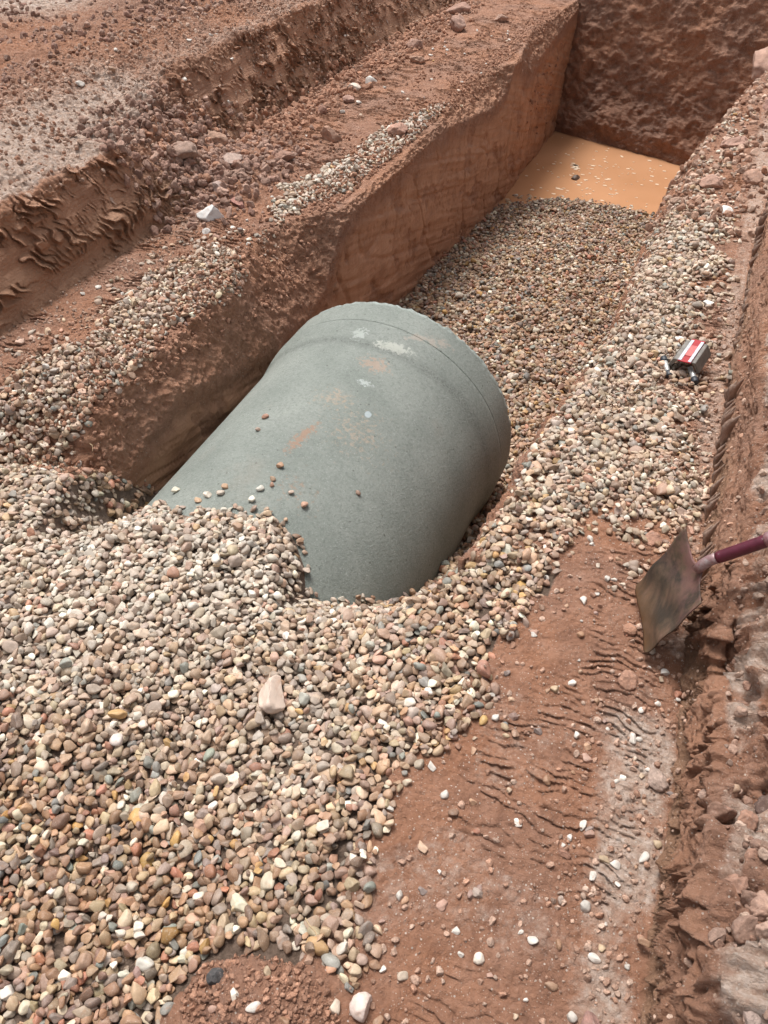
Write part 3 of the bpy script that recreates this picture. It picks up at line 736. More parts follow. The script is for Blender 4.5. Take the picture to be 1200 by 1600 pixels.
crumbs('right_bank_crumbs', 3600, (.335, 1.05, -.2, 5.0), lambda x, y: np.clip(.4+.7*noise(x*4, y*4, 6), 0, 1)*(x < .75), .002, .016, (.27, .155, .11), (.44, .32, .25), 'pale dusty crumbs on top of the right bank', 3.4)
crumbs('corner_clods', 110, (.30, .62, .15, 1.05), lambda x, y: np.exp(-(((x-.44)/.10)**2+((y-.65)/.24)**2)), .004, .032, (.26, .145, .10), (.40, .27, .21), 'broken lumps of grey and red soil on the near right bank', 2.6)
crumbs('heap_crumbs', 1300, (-.66, -.05, .08, .5), lambda x, y: ((((x+.37)/.16)**2+((y-.27)/.11)**2) < 1)*1.0, .002, .009, RED1, RED2, 'soil crumbs on the small mound among the pebbles')
print('crumbs', time.time()-T0)

# ------------------------------------------------------------------ clay flakes torn off the bank faces (real curled slivers)
def flakes(name, spots, label, mat):
    bm = bmesh.new()
    for (x, y, z, dirv, up, L, W) in spots:
        d = Vector(dirv).normalized(); u = Vector(up); u = (u-d*u.dot(d)).normalized(); n = d.cross(u)
        o = Vector((x, y, z)); k = 5; rows = []
        curl = random.uniform(.2, .8)
        for i in range(k+1):
            t = i/k; w = W*(1-t**1.6)*(.75+.5*random.random())+.0006
            c = o+d*(L*t)+n*(curl*L*t*t)
            th = .0028*(1-t)+.0006
            j = random.uniform(-.12, .12)*W
            rows.append([bm.verts.new(c+u*(w+j)+n*th), bm.verts.new(c+u*(j*.5)+n*(th+.15*w)), bm.verts.new(c-u*(w-j)+n*th), bm.verts.new(c-u*(w-j)-n*th), bm.verts.new(c+u*(w+j)-n*th)])
        for i in range(k):
            A, B = rows[i], rows[i+1]
            for q in range(5): bm.faces.new((A[q], A[(q+1) % 5], B[(q+1) % 5], B[q]))
        bm.faces.new(rows[-1][::-1])
    me = bpy.data.meshes.new(name); bm.to_mesh(me); bm.free(); me.materials.append(mat)
    for p in me.polygons: p.use_smooth = True
    tag(link(bpy.data.objects.new(name, me)), label, 'soil', kind='stuff')
FLK = NT('clay_flake'); _p = FLK.n('ShaderNodeNewGeometry').outputs['Position']
FLK.base(FLK.ramp(FLK.noise(16, 5, .7, _p), [(.3, (.24, .145, .105)), (.5, (.35, .235, .18)), (.7, (.50, .39, .32))]), .8)
FLK.bump(FLK.noise(140, 4, .7, _p), .5, .006)
def bank_r(y, z):
    xb = np.interp(y, [-1, .3, .8, 2, 4.2, 5.2], [.34, .305, .30, .262, .27, .33]); xt = np.interp(y, [-1, .5, 1.4, 2.5, 4.2, 5.2], [.38, .35, .325, .315, .33, .45])
    return xb+(xt-xb)*z/.24
def toe_flakes():
    bm = bmesh.new(); y = 1.62
    while y < 4.9:
        y += random.uniform(.018, .040)
        if random.random() < .12: continue
        sz = random.uniform(.55, 1.35)*(1 if random.random() < .85 else 1.5); z0 = random.uniform(.0, .03); hh = .062*sz; ly = .034*sz; k = 7; rows = []
        out = Vector((-.85, random.uniform(-.6, -.3), random.uniform(.1, .5))).normalized()
        pk = random.uniform(.2, .5)
        for i in range(k+1):
            t = i/k; yy = y+ly*t; zz = z0+hh*t
            r = Vector((float(bank_r(yy, zz))-.004, yy, zz))
            w = .024*sz*(t/pk if t < pk else ((1-t)/(1-pk))**.8)*random.uniform(.8, 1.15)+.001
            e = r+out*w+Vector((0, -.25*w, .35*w*w/.02)); n = Vector((0, -1, .4)).normalized()*.0013
            rows.append([bm.verts.new(r+n*1.5), bm.verts.new((r+e)/2+n*1.3+Vector((0, 0, -.12*w))), bm.verts.new(e+n*.3), bm.verts.new(e-n*.3), bm.verts.new((r+e)/2-n*1.3+Vector((0, 0, -.12*w))), bm.verts.new(r-n*1.5)])
        for A, B in zip(rows, rows[1:]):
            for q in range(6): bm.faces.new((A[q], A[(q+1) % 6], B[(q+1) % 6], B[q]))
        bm.faces.new(rows[0][::-1]); bm.faces.new(rows[-1])
    bmesh.ops.recalc_face_normals(bm, faces=bm.faces)
    me = bpy.data.meshes.new('clay_slivers'); bm.to_mesh(me); bm.free(); me.materials.append(FLK.m)
    for p in me.polygons: p.use_smooth = len(p.vertices) == 4
    tag(link(bpy.data.objects.new('clay_slivers', me)), 'ragged curled clay slivers torn along the foot of the right bank', 'soil', kind='stuff')
toe_flakes()
sp = []
def bank_l(y, z):
    if y < 3.5: xb, xt, h = -2.62, np.interp(y, [-1, 2.4, 3.2, 3.5], [-2.8, -2.77, -2.80, -2.9]), .36
    else: xb, xt, h = np.interp(y, [4.4, 6, 10], [-2.95, -3.02, -3.06]), np.interp(y, [4.4, 6, 7.5, 10], [-3.22, -3.22, -3.3, -3.35]), .45
    return float(xb+(xt-xb)*z/h)
for _ in range(70):
    y = random.uniform(.9, 3.35) if random.random() < .62 else random.uniform(4.5, 8.8)
    z = random.uniform(.08, .33); s = random.uniform(.5, 1.2)
    sp.append((bank_l(y, z)-.002, y, z, (.28, random.uniform(-.5, -.1), -.75), (0, 1, -.3), .036*s, .014*s))
flakes('clay_scales', sp, 'curled clay scales peeling from the face of the left bank', FLK.m)

# ------------------------------------------------------------------ single large clods and white stones
def lump(name, mesh, x, y, s, rot, colr, label, cat, group=None, sink=.25, zz=None):
    o = link(bpy.data.objects.new(name, mesh))
    z = (height(x, y) if zz is None else zz)
    o.location = (x, y, z+s[2]*(1-2*sink)*.9); o.scale = s; o.rotation_euler = rot; o.color = (*[min(.8, v*(1.25 if cat == 'clod' else 1)) for v in colr], 1)
    return tag(o, label, cat, group)
def big_rock(name, seed, s, mat=PEB_S, amp=.5):
    return clod_mesh(name, seed, mat, True, amp, 0.0)
W_ = (.74, .71, .66)
lump('rock', big_rock('rock', 71, 1), -2.42, 3.373, (.080, .060, .058), (.2, .1, .4), (.66, .64, .62), 'largest white rock, lying on the left ledge below the slumped soil', 'rock')
lump('rock', big_rock('rock', 72, 1), -2.36, 3.22, (.024, .02, .016), (.2, .1, 1.4), (.6, .56, .52), 'small pale rock just in front of the largest white rock', 'rock')
lump('rock', big_rock('rock', 73, 1), .093, 4.535, (.045, .034, .026), (.1, .1, .5), W_, 'white rock on the far right ledge above the red striped device', 'rock')
lump('rock', big_rock('rock', 74, 1), -2.655, 6.03, (.045, .035, .04), (.1, .4, .9), W_, 'white rock at the foot of the far left bank, right of its cream neighbour', 'rock')
lump('rock', big_rock('rock', 75, 1), -2.721, 5.854, (.055, .04, .033), (.1, .1, .3), (.62, .52, .43), 'cream rock at the foot of the far left bank, beside a whiter one', 'rock')
lump('rock', clod_mesh('rock', 76, PEB_S, True, .6, .25), -.704, .929, (.058, .040, .034), (.25, .1, 1.75), (.56, .44, .36), 'large pink and cream rock lying on the pebble heap', 'rock', sink=.1)
lump('rock', big_rock('rock', 77, 1), .12, 3.45, (.028, .019, .012), (.1, .1, .3), W_, 'flat white rock on the right ledge behind the striped device', 'rock')
lump('rock', big_rock('rock', 78, 1), .04, 3.10, (.026, .02, .014), (.1, .1, .9), W_, 'white rock just left of the striped device', 'rock')
lump('rock', big_rock('rock', 79, 1), -.195, .36, (.028, .024, .02), (.1, .5, .9), (.62, .5, .44), 'pinkish white rock at the edge of the soil mound near the bottom', 'rock')
lump('rock', big_rock('rock', 80, 1), -1.33, 8.22, (.06, .05, .055), (.3, .2, .9), (.11, .075, .055), 'dark stone poking out of the muddy water', 'rock', zz=-1.29)
lump('rock', clod_mesh('rock', 81, CLOD_S, True, .9), -.475, .295, (.02, .017, .013), (.1, .1, .3), (.09, .085, .085), 'black lump on the left shoulder of the soil mound', 'rock', sink=.1)

CL = [  # x, y, size, label
    (.13, 8.05, .22, (.34, .21, .16), 'biggest pinkish clod at the far right corner of the trench'),
    (-2.86, 8.75, .15, (.27, .16, .12), 'big brown clod at the top of the picture on the far left ledge'),
    (-2.62, 8.0, .11, (.28, .17, .13), 'brown clod on the far left ledge in front of the biggest one there'),
    (-2.35, 8.5, .10, (.32, .20, .15), 'rounded clod beside the far left trench lip'),
    (-2.75, 7.2, .085, (.27, .16, .12), 'clod below the smooth strip of the far left bank'),
    (-2.55, 6.75, .075, (.33, .2, .14), 'reddish clod midway along the far left ledge'),
    (-2.62, 5.55, .055, (.30, .18, .14), 'small clod left of the cream rock'),
    (-2.70, 5.25, .06, (.27, .15, .11), 'crumbly clod at the foot of the left bank'),
    (-2.0, 5.0, .085, (.33, .19, .14), 'pinkish clod among the white pebbles by the trench lip'),
    (-2.38, 4.75, .085, (.29, .17, .12), 'clod on the left ledge behind the white pebbles'),
    (-2.45, 4.25, .07, (.26, .15, .11), 'dark clod on the left ledge near the slumped soil'),
    (-2.62, 3.95, .075, (.33, .24, .2), 'grey clod in the slumped soil'),
    (-2.78, 3.70, .09, (.27, .18, .14), 'large clod high in the slumped soil'),
    (-2.52, 3.62, .055, (.32, .24, .21), 'pale clod at the front of the slumped soil'),
    (-2.9, 4.2, .08, (.28, .17, .12), 'brown clod at the back of the slumped soil'),
    (-2.36, 3.55, .05, (.30, .15, .12), 'purple red clod behind the largest white rock'),
    (-3.1, 1.95, .06, (.34, .24, .19), 'pale clod on the left bank top near the edge of the picture'),
    (.14, 1.30, .030, (.34, .19, .13), 'red clod on the ledge below the shovel blade'),
    (.11, 1.47, .026, (.32, .17, .11), 'small red clod under the shovel edge'),
    (.09, .80, .016, (.3, .16, .11), 'little brown clod in the middle of the right ledge'),
    (.215, .50, .034, (.30, .17, .14), 'lumpy purplish clod at the foot of the right bank'),
    (.16, .40, .030, (.33, .25, .21), 'grey clod low on the right ledge'),
    (.25, 1.05, .030, (.38, .28, .23), 'pale clod against the right bank below the shovel'),
    (.43, .93, .036, (.12, .075, .06), 'dark rounded clod sunk in the right bank'),
    (.40, .52, .024, (.36, .27, .23), 'round grey clod on the near right bank'),
    (.12, 1.85, .032, (.36, .2, .14), 'red clod lying among pebbles behind the shovel'),
    (-.02, 4.9, .07, (.33, .2, .15), 'clod on the far right ledge near the white rock'),
    (.05, 5.7, .10, (.36, .22, .17), 'broad flat clod on the far right ledge'),
    (.28, 6.6, .12, (.33, .2, .16), 'large clod on the far right ledge below the corner'),
    (.2, 5.1, .07, (.3, .18, .13), 'clod at the right edge of the far right ledge'),
]
for k, (x, y, s, c, lab) in enumerate(CL):
    lump('soil_clod', clodS[k % NCLOD], x, y, (s, s*random.uniform(.7, .9), s*random.uniform(.5, .75)), (random.uniform(-.4, .4), random.uniform(-.4, .4), random.uniform(0, 6)), c, lab, 'clod', sink=.3)

# pebbles lying singly on the bare soil: each its own object
def loose(n, reg, w, label, group, smin=.6, smax=1.15, white=.3):
    xa, xb, ya, yb = reg; k = 0; t = 0
    while k < n and t < 6000:
        t += 1
        x, y = random.uniform(xa, xb), random.uniform(ya, yb)
        if not w(x, y): continue
        if bool(inpoly(np.array([x]), np.array([y]), RIGHT)[0]): continue
        s = random.uniform(smin, smax); k += 1
        c = PAL[rng.choice(len(PAL), p=PW)]*random.uniform(.8, 1.25)
        if random.random() < white: c = np.array([.60, .55, .49])*random.uniform(.75, 1.1)
        sc = (.0155*s*random.uniform(.8, 1.2), .012*s*random.uniform(.85, 1.1), .009*s*random.uniform(.8, 1.3))
        lump('pebble', pebS[random.randrange(NPEB//3)*3 if random.random() < .7 else random.randrange(NPEB)], x, y, sc, (random.uniform(-.4, .4), random.uniform(-.4, .4), random.uniform(0, 6.28)), tuple(np.clip(c, 0, .8)), label, 'pebble', group, sink=.3)
loose(150, (-.30, .30, .28, 1.85), lambda x, y: x < .28 and random.random() < (1 if y > .5 else .7), 'single pebble lying apart on the bare red soil of the right ledge', 'pebbles lying singly on the right ledge', .35, .95, .30)
loose(45, (-2.55, -2.0, 1.5, 3.6), lambda x, y: True, 'single pebble lying apart on the near left ledge', 'pebbles lying singly on the near left ledge')
loose(40, (-2.6, -1.95, 3.6, 8.2), lambda x, y: True, 'single pebble lying apart on the far left ledge', 'pebbles lying singly on the far left ledge', .7, 1.4, .6)
loose(36, (-3.6, -2.9, 1.8, 7), lambda x, y: True, 'single small stone on top of the left bank', 'stones on top of the left bank', .7, 1.7, .6)
loose(34, (.34, .8, .2, 3.6), lambda x, y: True, 'single small stone on top of the right bank', 'stones on top of the right bank', .5, 1.0, .6)
loose(16, (-.55, -.15, .15, .42), lambda x, y: True, 'pebble resting on the small soil mound', 'pebbles on the small soil mound', .6, .95, .2)

# ------------------------------------------------------------------ concrete pipe
def pipe():
    M = NT('green_grey_concrete'); P = M.obj()
    c = M.ramp(M.noise(3.5, 6, .62, P), [(.3, (.188, .210, .186)), (.5, (.228, .250, .223)), (.7, (.272, .292, .262))])
    c = M.mix(M.math('MULTIPLY', M.ramp(M.noise(75, 6, .75, P), [(.38, 1.0), (.52, 0.0)]), .45), c, (.11, .125, .112))
    c = M.mix(M.math('MULTIPLY', M.ramp(M.noise(170, 3, .6, P), [(.58, 0.0), (.68, 1.0)]), .45), c, (.42, .44, .41))
    vo = M.n('ShaderNodeTexVoronoi'); vo.inputs['Scale'].default_value = 26; M.l(P, vo.inputs['Vector'])
    hs = M.n('ShaderNodeSeparateColor'); M.l(vo.outputs['Color'], hs.inputs[0])
    hole = M.math('MULTIPLY', M.math('LESS_THAN', vo.outputs['Distance'], .11), M.math('GREATER_THAN', hs.outputs[0], .55))
    c = M.mix(M.math('MULTIPLY', hole, .6), c, (.07, .075, .06))
    def blob(cx, cy, rx, ry, soft, ns, thr, ang=0.0):
        mp = M.n('ShaderNodeMapping', vector_type='TEXTURE'); M.l(P, mp.inputs[0])
        mp.inputs['Location'].default_value = (cx, cy, .5); mp.inputs['Rotation'].default_value = (0, 0, ang); mp.inputs['Scale'].default_value = (rx, ry, 10)
        ln = M.n('ShaderNodeVectorMath', operation='LENGTH'); M.l(mp.outputs[0], ln.inputs[0])
        f = M.math('SUBTRACT', 1.0, ln.outputs['Value'], True)
        nn = M.noise(ns, 5, .7, P)
        g = M.math('MULTIPLY', f, 6.0, True)
        return M.math('MULTIPLY', g, M.ramp(M.math('ADD', M.math('MULTIPLY', f, soft), M.math('SUBTRACT', nn, thr)), [(.0, 0.0), (.10, 1.0)]))
    O = lambda x, y: (x-PIPE_X, y)
    soilc = (.34, .19, .12)
    for (x, y, rx, ry, so, ns, th, an, cc, st) in [
        (-1.165, 1.97, .035, .15, .30, 60, .60, -.15, soilc, .7), (-1.108, 2.52, .10, .08, .30, 60, .62, 0, (.42, .27, .19), .55),
        (-1.155, 2.24, .14, .12, .25, 55, .65, 0, (.42, .31, .22), .5), (-1.00, 2.12, .22, .25, .20, 55, .655, 0, (.43, .32, .23), .5),
        (-1.075, 2.66, .11, .04, .34, 55, .58, .2, (.50, .51, .45), .7), (-1.25, 2.68, .05, .06, .26, 50, .56, 0, (.45, .48, .45), .6),
        (-1.093, 2.39, .05, .03, .28, 60, .60, 0, (.5, .54, .52), .6), (-1.01, 2.23, .014, .022, .5, 40, .5, 0, (.5, .58, .62), .6),
        (-.98, 2.80, .18, .05, .3, 30, .62, .5, (.42, .34, .28), .5), (-1.05, 1.72, .15, .15, .2, 50, .68, 0, soilc, .5)]:
        ox, oy = O(x, y); c = M.mix(M.math('MULTIPLY', blob(ox, oy, rx, ry, so, ns, th, an), st), c, cc)
    sp_ = M.n('ShaderNodeSeparateXYZ'); M.l(P, sp_.inputs[0]); yy_ = sp_.outputs[1]
    rimz = M.ramp(yy_, [(0, 0.0), (1, 1.0)])
    rimf = M.math('MULTIPLY', M.math('GREATER_THAN', yy_, 2.935), M.ramp(M.noise(38, 5, .7, P), [(.42, 0.0), (.55, 1.0)]))
    c = M.mix(M.math('MULTIPLY', rimf, .55), c, (.42, .48, .45))
    band = M.math('SUBTRACT', 1.0, M.math('MULTIPLY', M.math('ABSOLUTE', M.math('SUBTRACT', yy_, M.math('ADD', 2.60, M.math('MULTIPLY', M.noise(2, 2, .5, P), .08)))), 28.0), True)
    pits = M.math('MULTIPLY', band, M.ramp(M.noise(150, 3, .6, P), [(.52, 0.0), (.6, 1.0)]))
    c = M.mix(M.math('MULTIPLY', pits, .55), c, (.06, .065, .055))
    mud = M.ramp(M.noise(2.2, 7, .75, P), [(.56, 0.0), (.72, 1.0)])
    c = M.mix(M.math('MULTIPLY', mud, .22), c, (.30, .22, .16))
    hole = M.math('MAXIMUM', hole, pits)
    M.base(c, M.ramp(M.noise(8, 4, .6, P), [(.3, .62), (.7, .8)]))
    b = M.bump(M.noise(90, 8, .8, P), .7, .012)
    M.bump(M.math('MULTIPLY', hole, -1.0), .6, .006, b)
    root = bpy.data.objects.new('concrete_pipe', None); link(root); root.location = (PIPE_X, 0, PIPE_Z)
    tag(root, 'large greenish grey concrete pipe half buried in the gravel trench', 'pipe')
    def lathe(name, prof, mat, seg=220, rag=0.0):
        pr = np.array(prof); n = len(pr); th = np.linspace(0, 2*np.pi, seg, endpoint=False)
        V = []
        for i, (yy, rr) in enumerate(pr):
            w = 1.0
            rj = rr+.0016*noise(np.cos(th)*3+yy*2, np.sin(th)*3, yy*3)
            yj = yy+0*th
            if rag and pr[i, 0] > 2.93:
                rj = rj+rag*.6*(noise(np.cos(th)*22, np.sin(th)*22, yy*30)); yj = yj+rag*noise(np.cos(th)*30, np.sin(th)*30, 3+rr*20)
            V.append(np.stack([np.sin(th)*rj, yj, np.cos(th)*rj], 1))
        V = np.concatenate(V); F = []
        closed = True
        for i in range(n if closed else n-1):
            a = i*seg+np.arange(seg); b = i*seg+(np.arange(seg)+1) % seg; i2 = (i+1) % n
            c2 = i2*seg+(np.arange(seg)+1) % seg; d2 = i2*seg+np.arange(seg)
            F.append(np.stack([a, d2, c2, b], 1))
        me = mesh_np(name, V, np.concatenate(F)); me.materials.append(mat)
        return link(bpy.data.objects.new(name, me), root)
    R = PIPE_R
    prof = [(.72, R-.016)]+[(y, pipe_r(y)) for y in np.linspace(.74, 2.778, 110)]
    prof += [(2.7795, pipe_r(2.78)-.002), (2.7805, pipe_r(2.78)-.009), (2.7825, pipe_r(2.78)-.0095)]
    barrel_end = 2.782
    inner = [(barrel_end, R-.09)]+[(y, R-.10) for y in np.linspace(2.7, .74, 30)]+[(.72, R-.095)]
    lathe('barrel', prof+inner, M.m)
    # the socket ring past the joint line
    q = [(2.7827, R+.037), (2.7840, R+.0455), (2.788, R+.0480)]+[(y, R+.0485+.002*((y-2.83)/.12)) for y in np.linspace(2.79, 2.94, 16)]
    q += [(2.947, R+.049), (2.957, R+.046), (2.963, R+.041), (2.967, R+.035), (2.968, R+.025), (2.966, R+.01), (2.96, R-.0), (2.9, R-.0), (2.7835, R-.0)]
    s = lathe('socket', q, M.m, 420, .010)
    s['label'] = 'flared socket end with a ragged cast rim'
pipe()
# stones that landed on the pipe
PS = [(-1.364, 2.046, .95, (.33, .17, .11), 'reddish pebble on the pipe, the farther of two at left'), (-1.348, 1.963, .8, (.3, .22, .17), 'brown pebble on the pipe, the nearer of two at left'),
      (-1.160, 1.793, 1.0, (.38, .22, .13), 'flat tan pebble alone on top of the pipe'), (-1.152, 1.722, .8, (.34, .23, .15), 'round tan pebble of a touching pair on the pipe'),
      (-1.140, 1.695, .7, (.32, .18, .12), 'smaller red pebble of a touching pair on the pipe'), (-1.166, 1.660, .95, (.56, .53, .46), 'pale grey pebble on the pipe, the farther of two white ones'),
      (-1.164, 1.600, .95, (.66, .62, .52), 'white pebble on the pipe just above the heap'), (-1.069, 1.697, .8, (.5, .38, .3), 'cream pebble on the pipe right of the pale grey one'),
      (-1.005, 1.676, 1.0, (.44, .26, .18), 'pink pebble low on the right side of the heap top'), (-0.889, 1.860, .75, (.29, .19, .14), 'small brown pebble alone on the right flank of the pipe'),
      (-1.485, 1.598, 1.05, (.62, .56, .44), 'white pebble on the left flank of the pipe'), (-1.282, 1.590, .95, (.5, .42, .34), 'pebble in a small row above the heap, front one'),
      (-1.285, 1.625, .9, (.40, .25, .15), 'orange pebble in a small row above the heap, back one'), (-1.325, 1.573, 1.0, (.62, .55, .45), 'pale pebble in a small row above the heap'),
      (-1.345, 1.540, .9, (.48, .32, .2), 'yellowish pebble in a small row above the heap'), (-1.200, 1.550, .7, (.33, .22, .16), 'grey pebble between the row and the heap top')]
for k, (x, y, s, c, lab) in enumerate(PS):
    zp = PIPE_Z+math.sqrt(float(pipe_r(y))**2-(x-PIPE_X)**2)
    ang = math.asin((x-PIPE_X)/PIPE_R)
    lump('pebble', pebS[(k*5+2) % NPEB], x, y, (.0165*s, .013*s, .0095*s), (0, ang, random.uniform(0, 6)), c, lab, 'pebble', sink=.02, zz=zp-.001)

# ------------------------------------------------------------------ shovel
def shovel():
    q = np.array([(.166, 1.615, .281), (.235, 1.380, .266), (.161, 1.382, .027), (.097, 1.603, .041)])
    cen = q.mean(0); ex = np.array([.288, .022, .957]); en = np.array([-.916, -.284, .282]); ex /= np.linalg.norm(ex)
    en = en-ex*(en@ex); en /= np.linalg.norm(en); ey = np.cross(en, ex)
    W, L = .245, .25
    root = bpy.data.objects.new('shovel', None); link(root); root.location = tuple(q[2:].mean(0))
    r0 = Vector(root.location)
    tag(root, 'rusty square mouthed shovel with purple handle leaning on the right bank', 'shovel')
    B = NT('rusty_blade'); P = B.obj()
    c = B.ramp(B.noise(11, 5, .65, P), [(.3, (.065, .048, .034)), (.45, (.115, .082, .056)), (.6, (.17, .105, .072)), (.75, (.24, .16, .13))])
    dk = B.ramp(B.noise(6, 4, .6, P, .5), [(.44, 0.0), (.54, 1.0)])
    c = B.mix(B.math('MULTIPLY', dk, .8), c, (.032, .029, .025))
    lowr = B.attr('edge').outputs['Fac']
    c = B.mix(B.math('MULTIPLY', lowr, .75), c, B.ramp(B.noise(25, 4, .7, P), [(.35, (.16, .075, .028)), (.65, (.13, .08, .045))]))
    pu = B.attr('paint').outputs['Fac']
    c = B.mix(B.math('MULTIPLY', pu, B.ramp(B.noise(14, 5, .7, P), [(.42, 0.0), (.58, .85)])), c, (.19, .095, .09))
    B.base(c, B.ramp(B.noise(20, 4, .6, P), [(.3, .5), (.7, .8)]), .25); B.b.inputs['Specular IOR Level'].default_value = .25; B.bump(B.noise(60, 5, .7, P), .25, .004)
    nu, nv = 44, 44; V = []; E = []; PA = []
    for side in (0, 1):
        for i in range(nu+1):
            u = -1+2*i/nu                      # along the length, +1 shoulder
            for j in range(nv+1):
                v = -1+2*j/nv
                half = W/2*(1.0-.03*(1-u)) 
                # shoulder edge is scalloped: corners stand up, middle runs down into the neck
                ext = .030*abs(v)**3+.024*math.exp(-(v/.2)**2)-.014 if u > .0 else 0
                lx = L/2*u+ext*max(u, 0)**3-.012*(1-min(abs(v)*1.0, 1)**.5)*max(u, 0)**6*0
                dish = -.028*(1-v*v)*(.6+.4*u)+.0025*math.sin(7*u+3*v)+.012*max(0, u-.6)*v*v
                rr = -.003 if side else 0
                # rounded lower corners
                k = max(0, abs(v)-.86)/.14*max(0, -u-.86)/.14
                pos = cen+ex*(lx+.012*k)+ey*(half*v*(1-.03*k))+en*(dish+rr)
                V.append(pos-np.array(r0)); E.append(max(0, (-u-.35)/.65)); PA.append(max(0, u*.9+.1+.5*v*0))
    F = []; n1 = (nu+1)*(nv+1)
    for i in range(nu):
        for j in range(nv):
            a = i*(nv+1)+j; F.append((a, a+nv+1, a+nv+2, a+1)); F.append((n1+a, n1+a+1, n1+a+nv+2, n1+a+nv+1))
    for i in range(nu):
        for j in (0, nv):
            a = i*(nv+1)+j; F.append((a, n1+a, n1+a+nv+1, a+nv+1) if j == 0 else (a, a+nv+1, n1+a+nv+1, n1+a))
    for j in range(nv):
        for i in (0, nu):
            a = i*(nv+1)+j; F.append((a, a+1, n1+a+1, n1+a) if i == 0 else (a, n1+a, n1+a+1, a+1))
    me = mesh_np('blade', np.array(V), np.array(F)); fattr(me, 'edge', np.array(E)); fattr(me, 'paint', np.array(PA)); me.materials.append(B.m)
    bl = link(bpy.data.objects.new('blade', me), root)
    H_ = NT('purple_handle_paint'); Ph = H_.obj()
    ch = H_.ramp(H_.noise(18, 5, .7, Ph), [(.3, (.060, .006, .016)), (.6, (.105, .014, .032))])
    wr = H_.ramp(H_.noise(34, 6, .75, Ph), [(.60, 0.0), (.66, 1.0)])
    ch = H_.mix(H_.math('MULTIPLY', wr, .8), ch, (.42, .33, .33))
    H_.base(ch, .35); H_.bump(H_.noise(70, 5, .7, Ph), .2, .003)
    W2 = NT('worn_collar'); Pw = W2.obj()
    W2.base(W2.ramp(W2.noise(24, 5, .7, Pw), [(.35, (.20, .07, .085)), (.5, (.30, .20, .20)), (.68, (.42, .38, .38))]), .45, .2)
    def tube(name, pts, rad, mat, cap=True, seg=20):
        pts = [Vector(p)-r0 for p in pts]; bm = bmesh.new(); rings = []
        for i, p in enumerate(pts):
            d = (pts[min(i+1, len(pts)-1)]-pts[max(i-1, 0)]).normalized()
            s = d.orthogonal().normalized() if i == 0 else (s_prev-d*s_prev.dot(d)).normalized(); s_prev = s
            t = d.cross(s); r_ = rad[i] if isinstance(rad, (list, tuple)) else rad
            rings.append([bm.verts.new(p+(s*math.cos(a)+t*math.sin(a))*r_) for a in [2*math.pi*k/seg for k in range(seg)]])
        for A, Bq in zip(rings, rings[1:]):
            for k in range(seg): bm.faces.new((A[k], A[(k+1) % seg], Bq[(k+1) % seg], Bq[k]))
        bm.faces.new(rings[0][::-1]); bm.faces.new(rings[-1])
        me = bpy.data.meshes.new(name); bm.to_mesh(me); bm.free(); me.materials.append(mat)
        for p in me.polygons: p.use_smooth = len(p.vertices) == 4
        return link(bpy.data.objects.new(name, me), root)
    sc = Vector((q[0]+q[1])/2)+Vector(en)*-.021+Vector(ex)*.012
    d1 = Vector(ex); end = Vector((.337, 1.503, .42)); hd = (end-sc-d1*.02).normalized()
    neck = [sc-d1*.012, sc+d1*.008, sc+d1*.02+hd*.012, sc+d1*.02+hd*.024, sc+d1*.02+hd*.036]
    tube('neck', neck, [.013, .0138, .014, .014, .014], W2.m)
    s2 = sc+d1*.02+hd*.034
    tube('shaft', [s2+hd*t for t in (0, .01, .2, .4, .6, .72)], [.0145, .0155, .0158, .0158, .0158, .0158], H_.m)
    tube('collar', [s2+hd*(.125+t) for t in (0, .004, .02, .024)], [.0163, .019, .019, .0163], W2.m)
    # D grip at the far end, beyond the frame
    e2 = s2+hd*.72; sd = Vector(ey)
    tube('grip', [e2-hd*.005, e2+hd*.02+sd*.02, e2+hd*.05+sd*.05, e2+hd*.10+sd*.055, e2+hd*.115+sd*.04, e2+hd*.115-sd*.04, e2+hd*.10-sd*.055, e2+hd*.05-sd*.05, e2+hd*.02-sd*.02], .012, H_.m)
shovel()

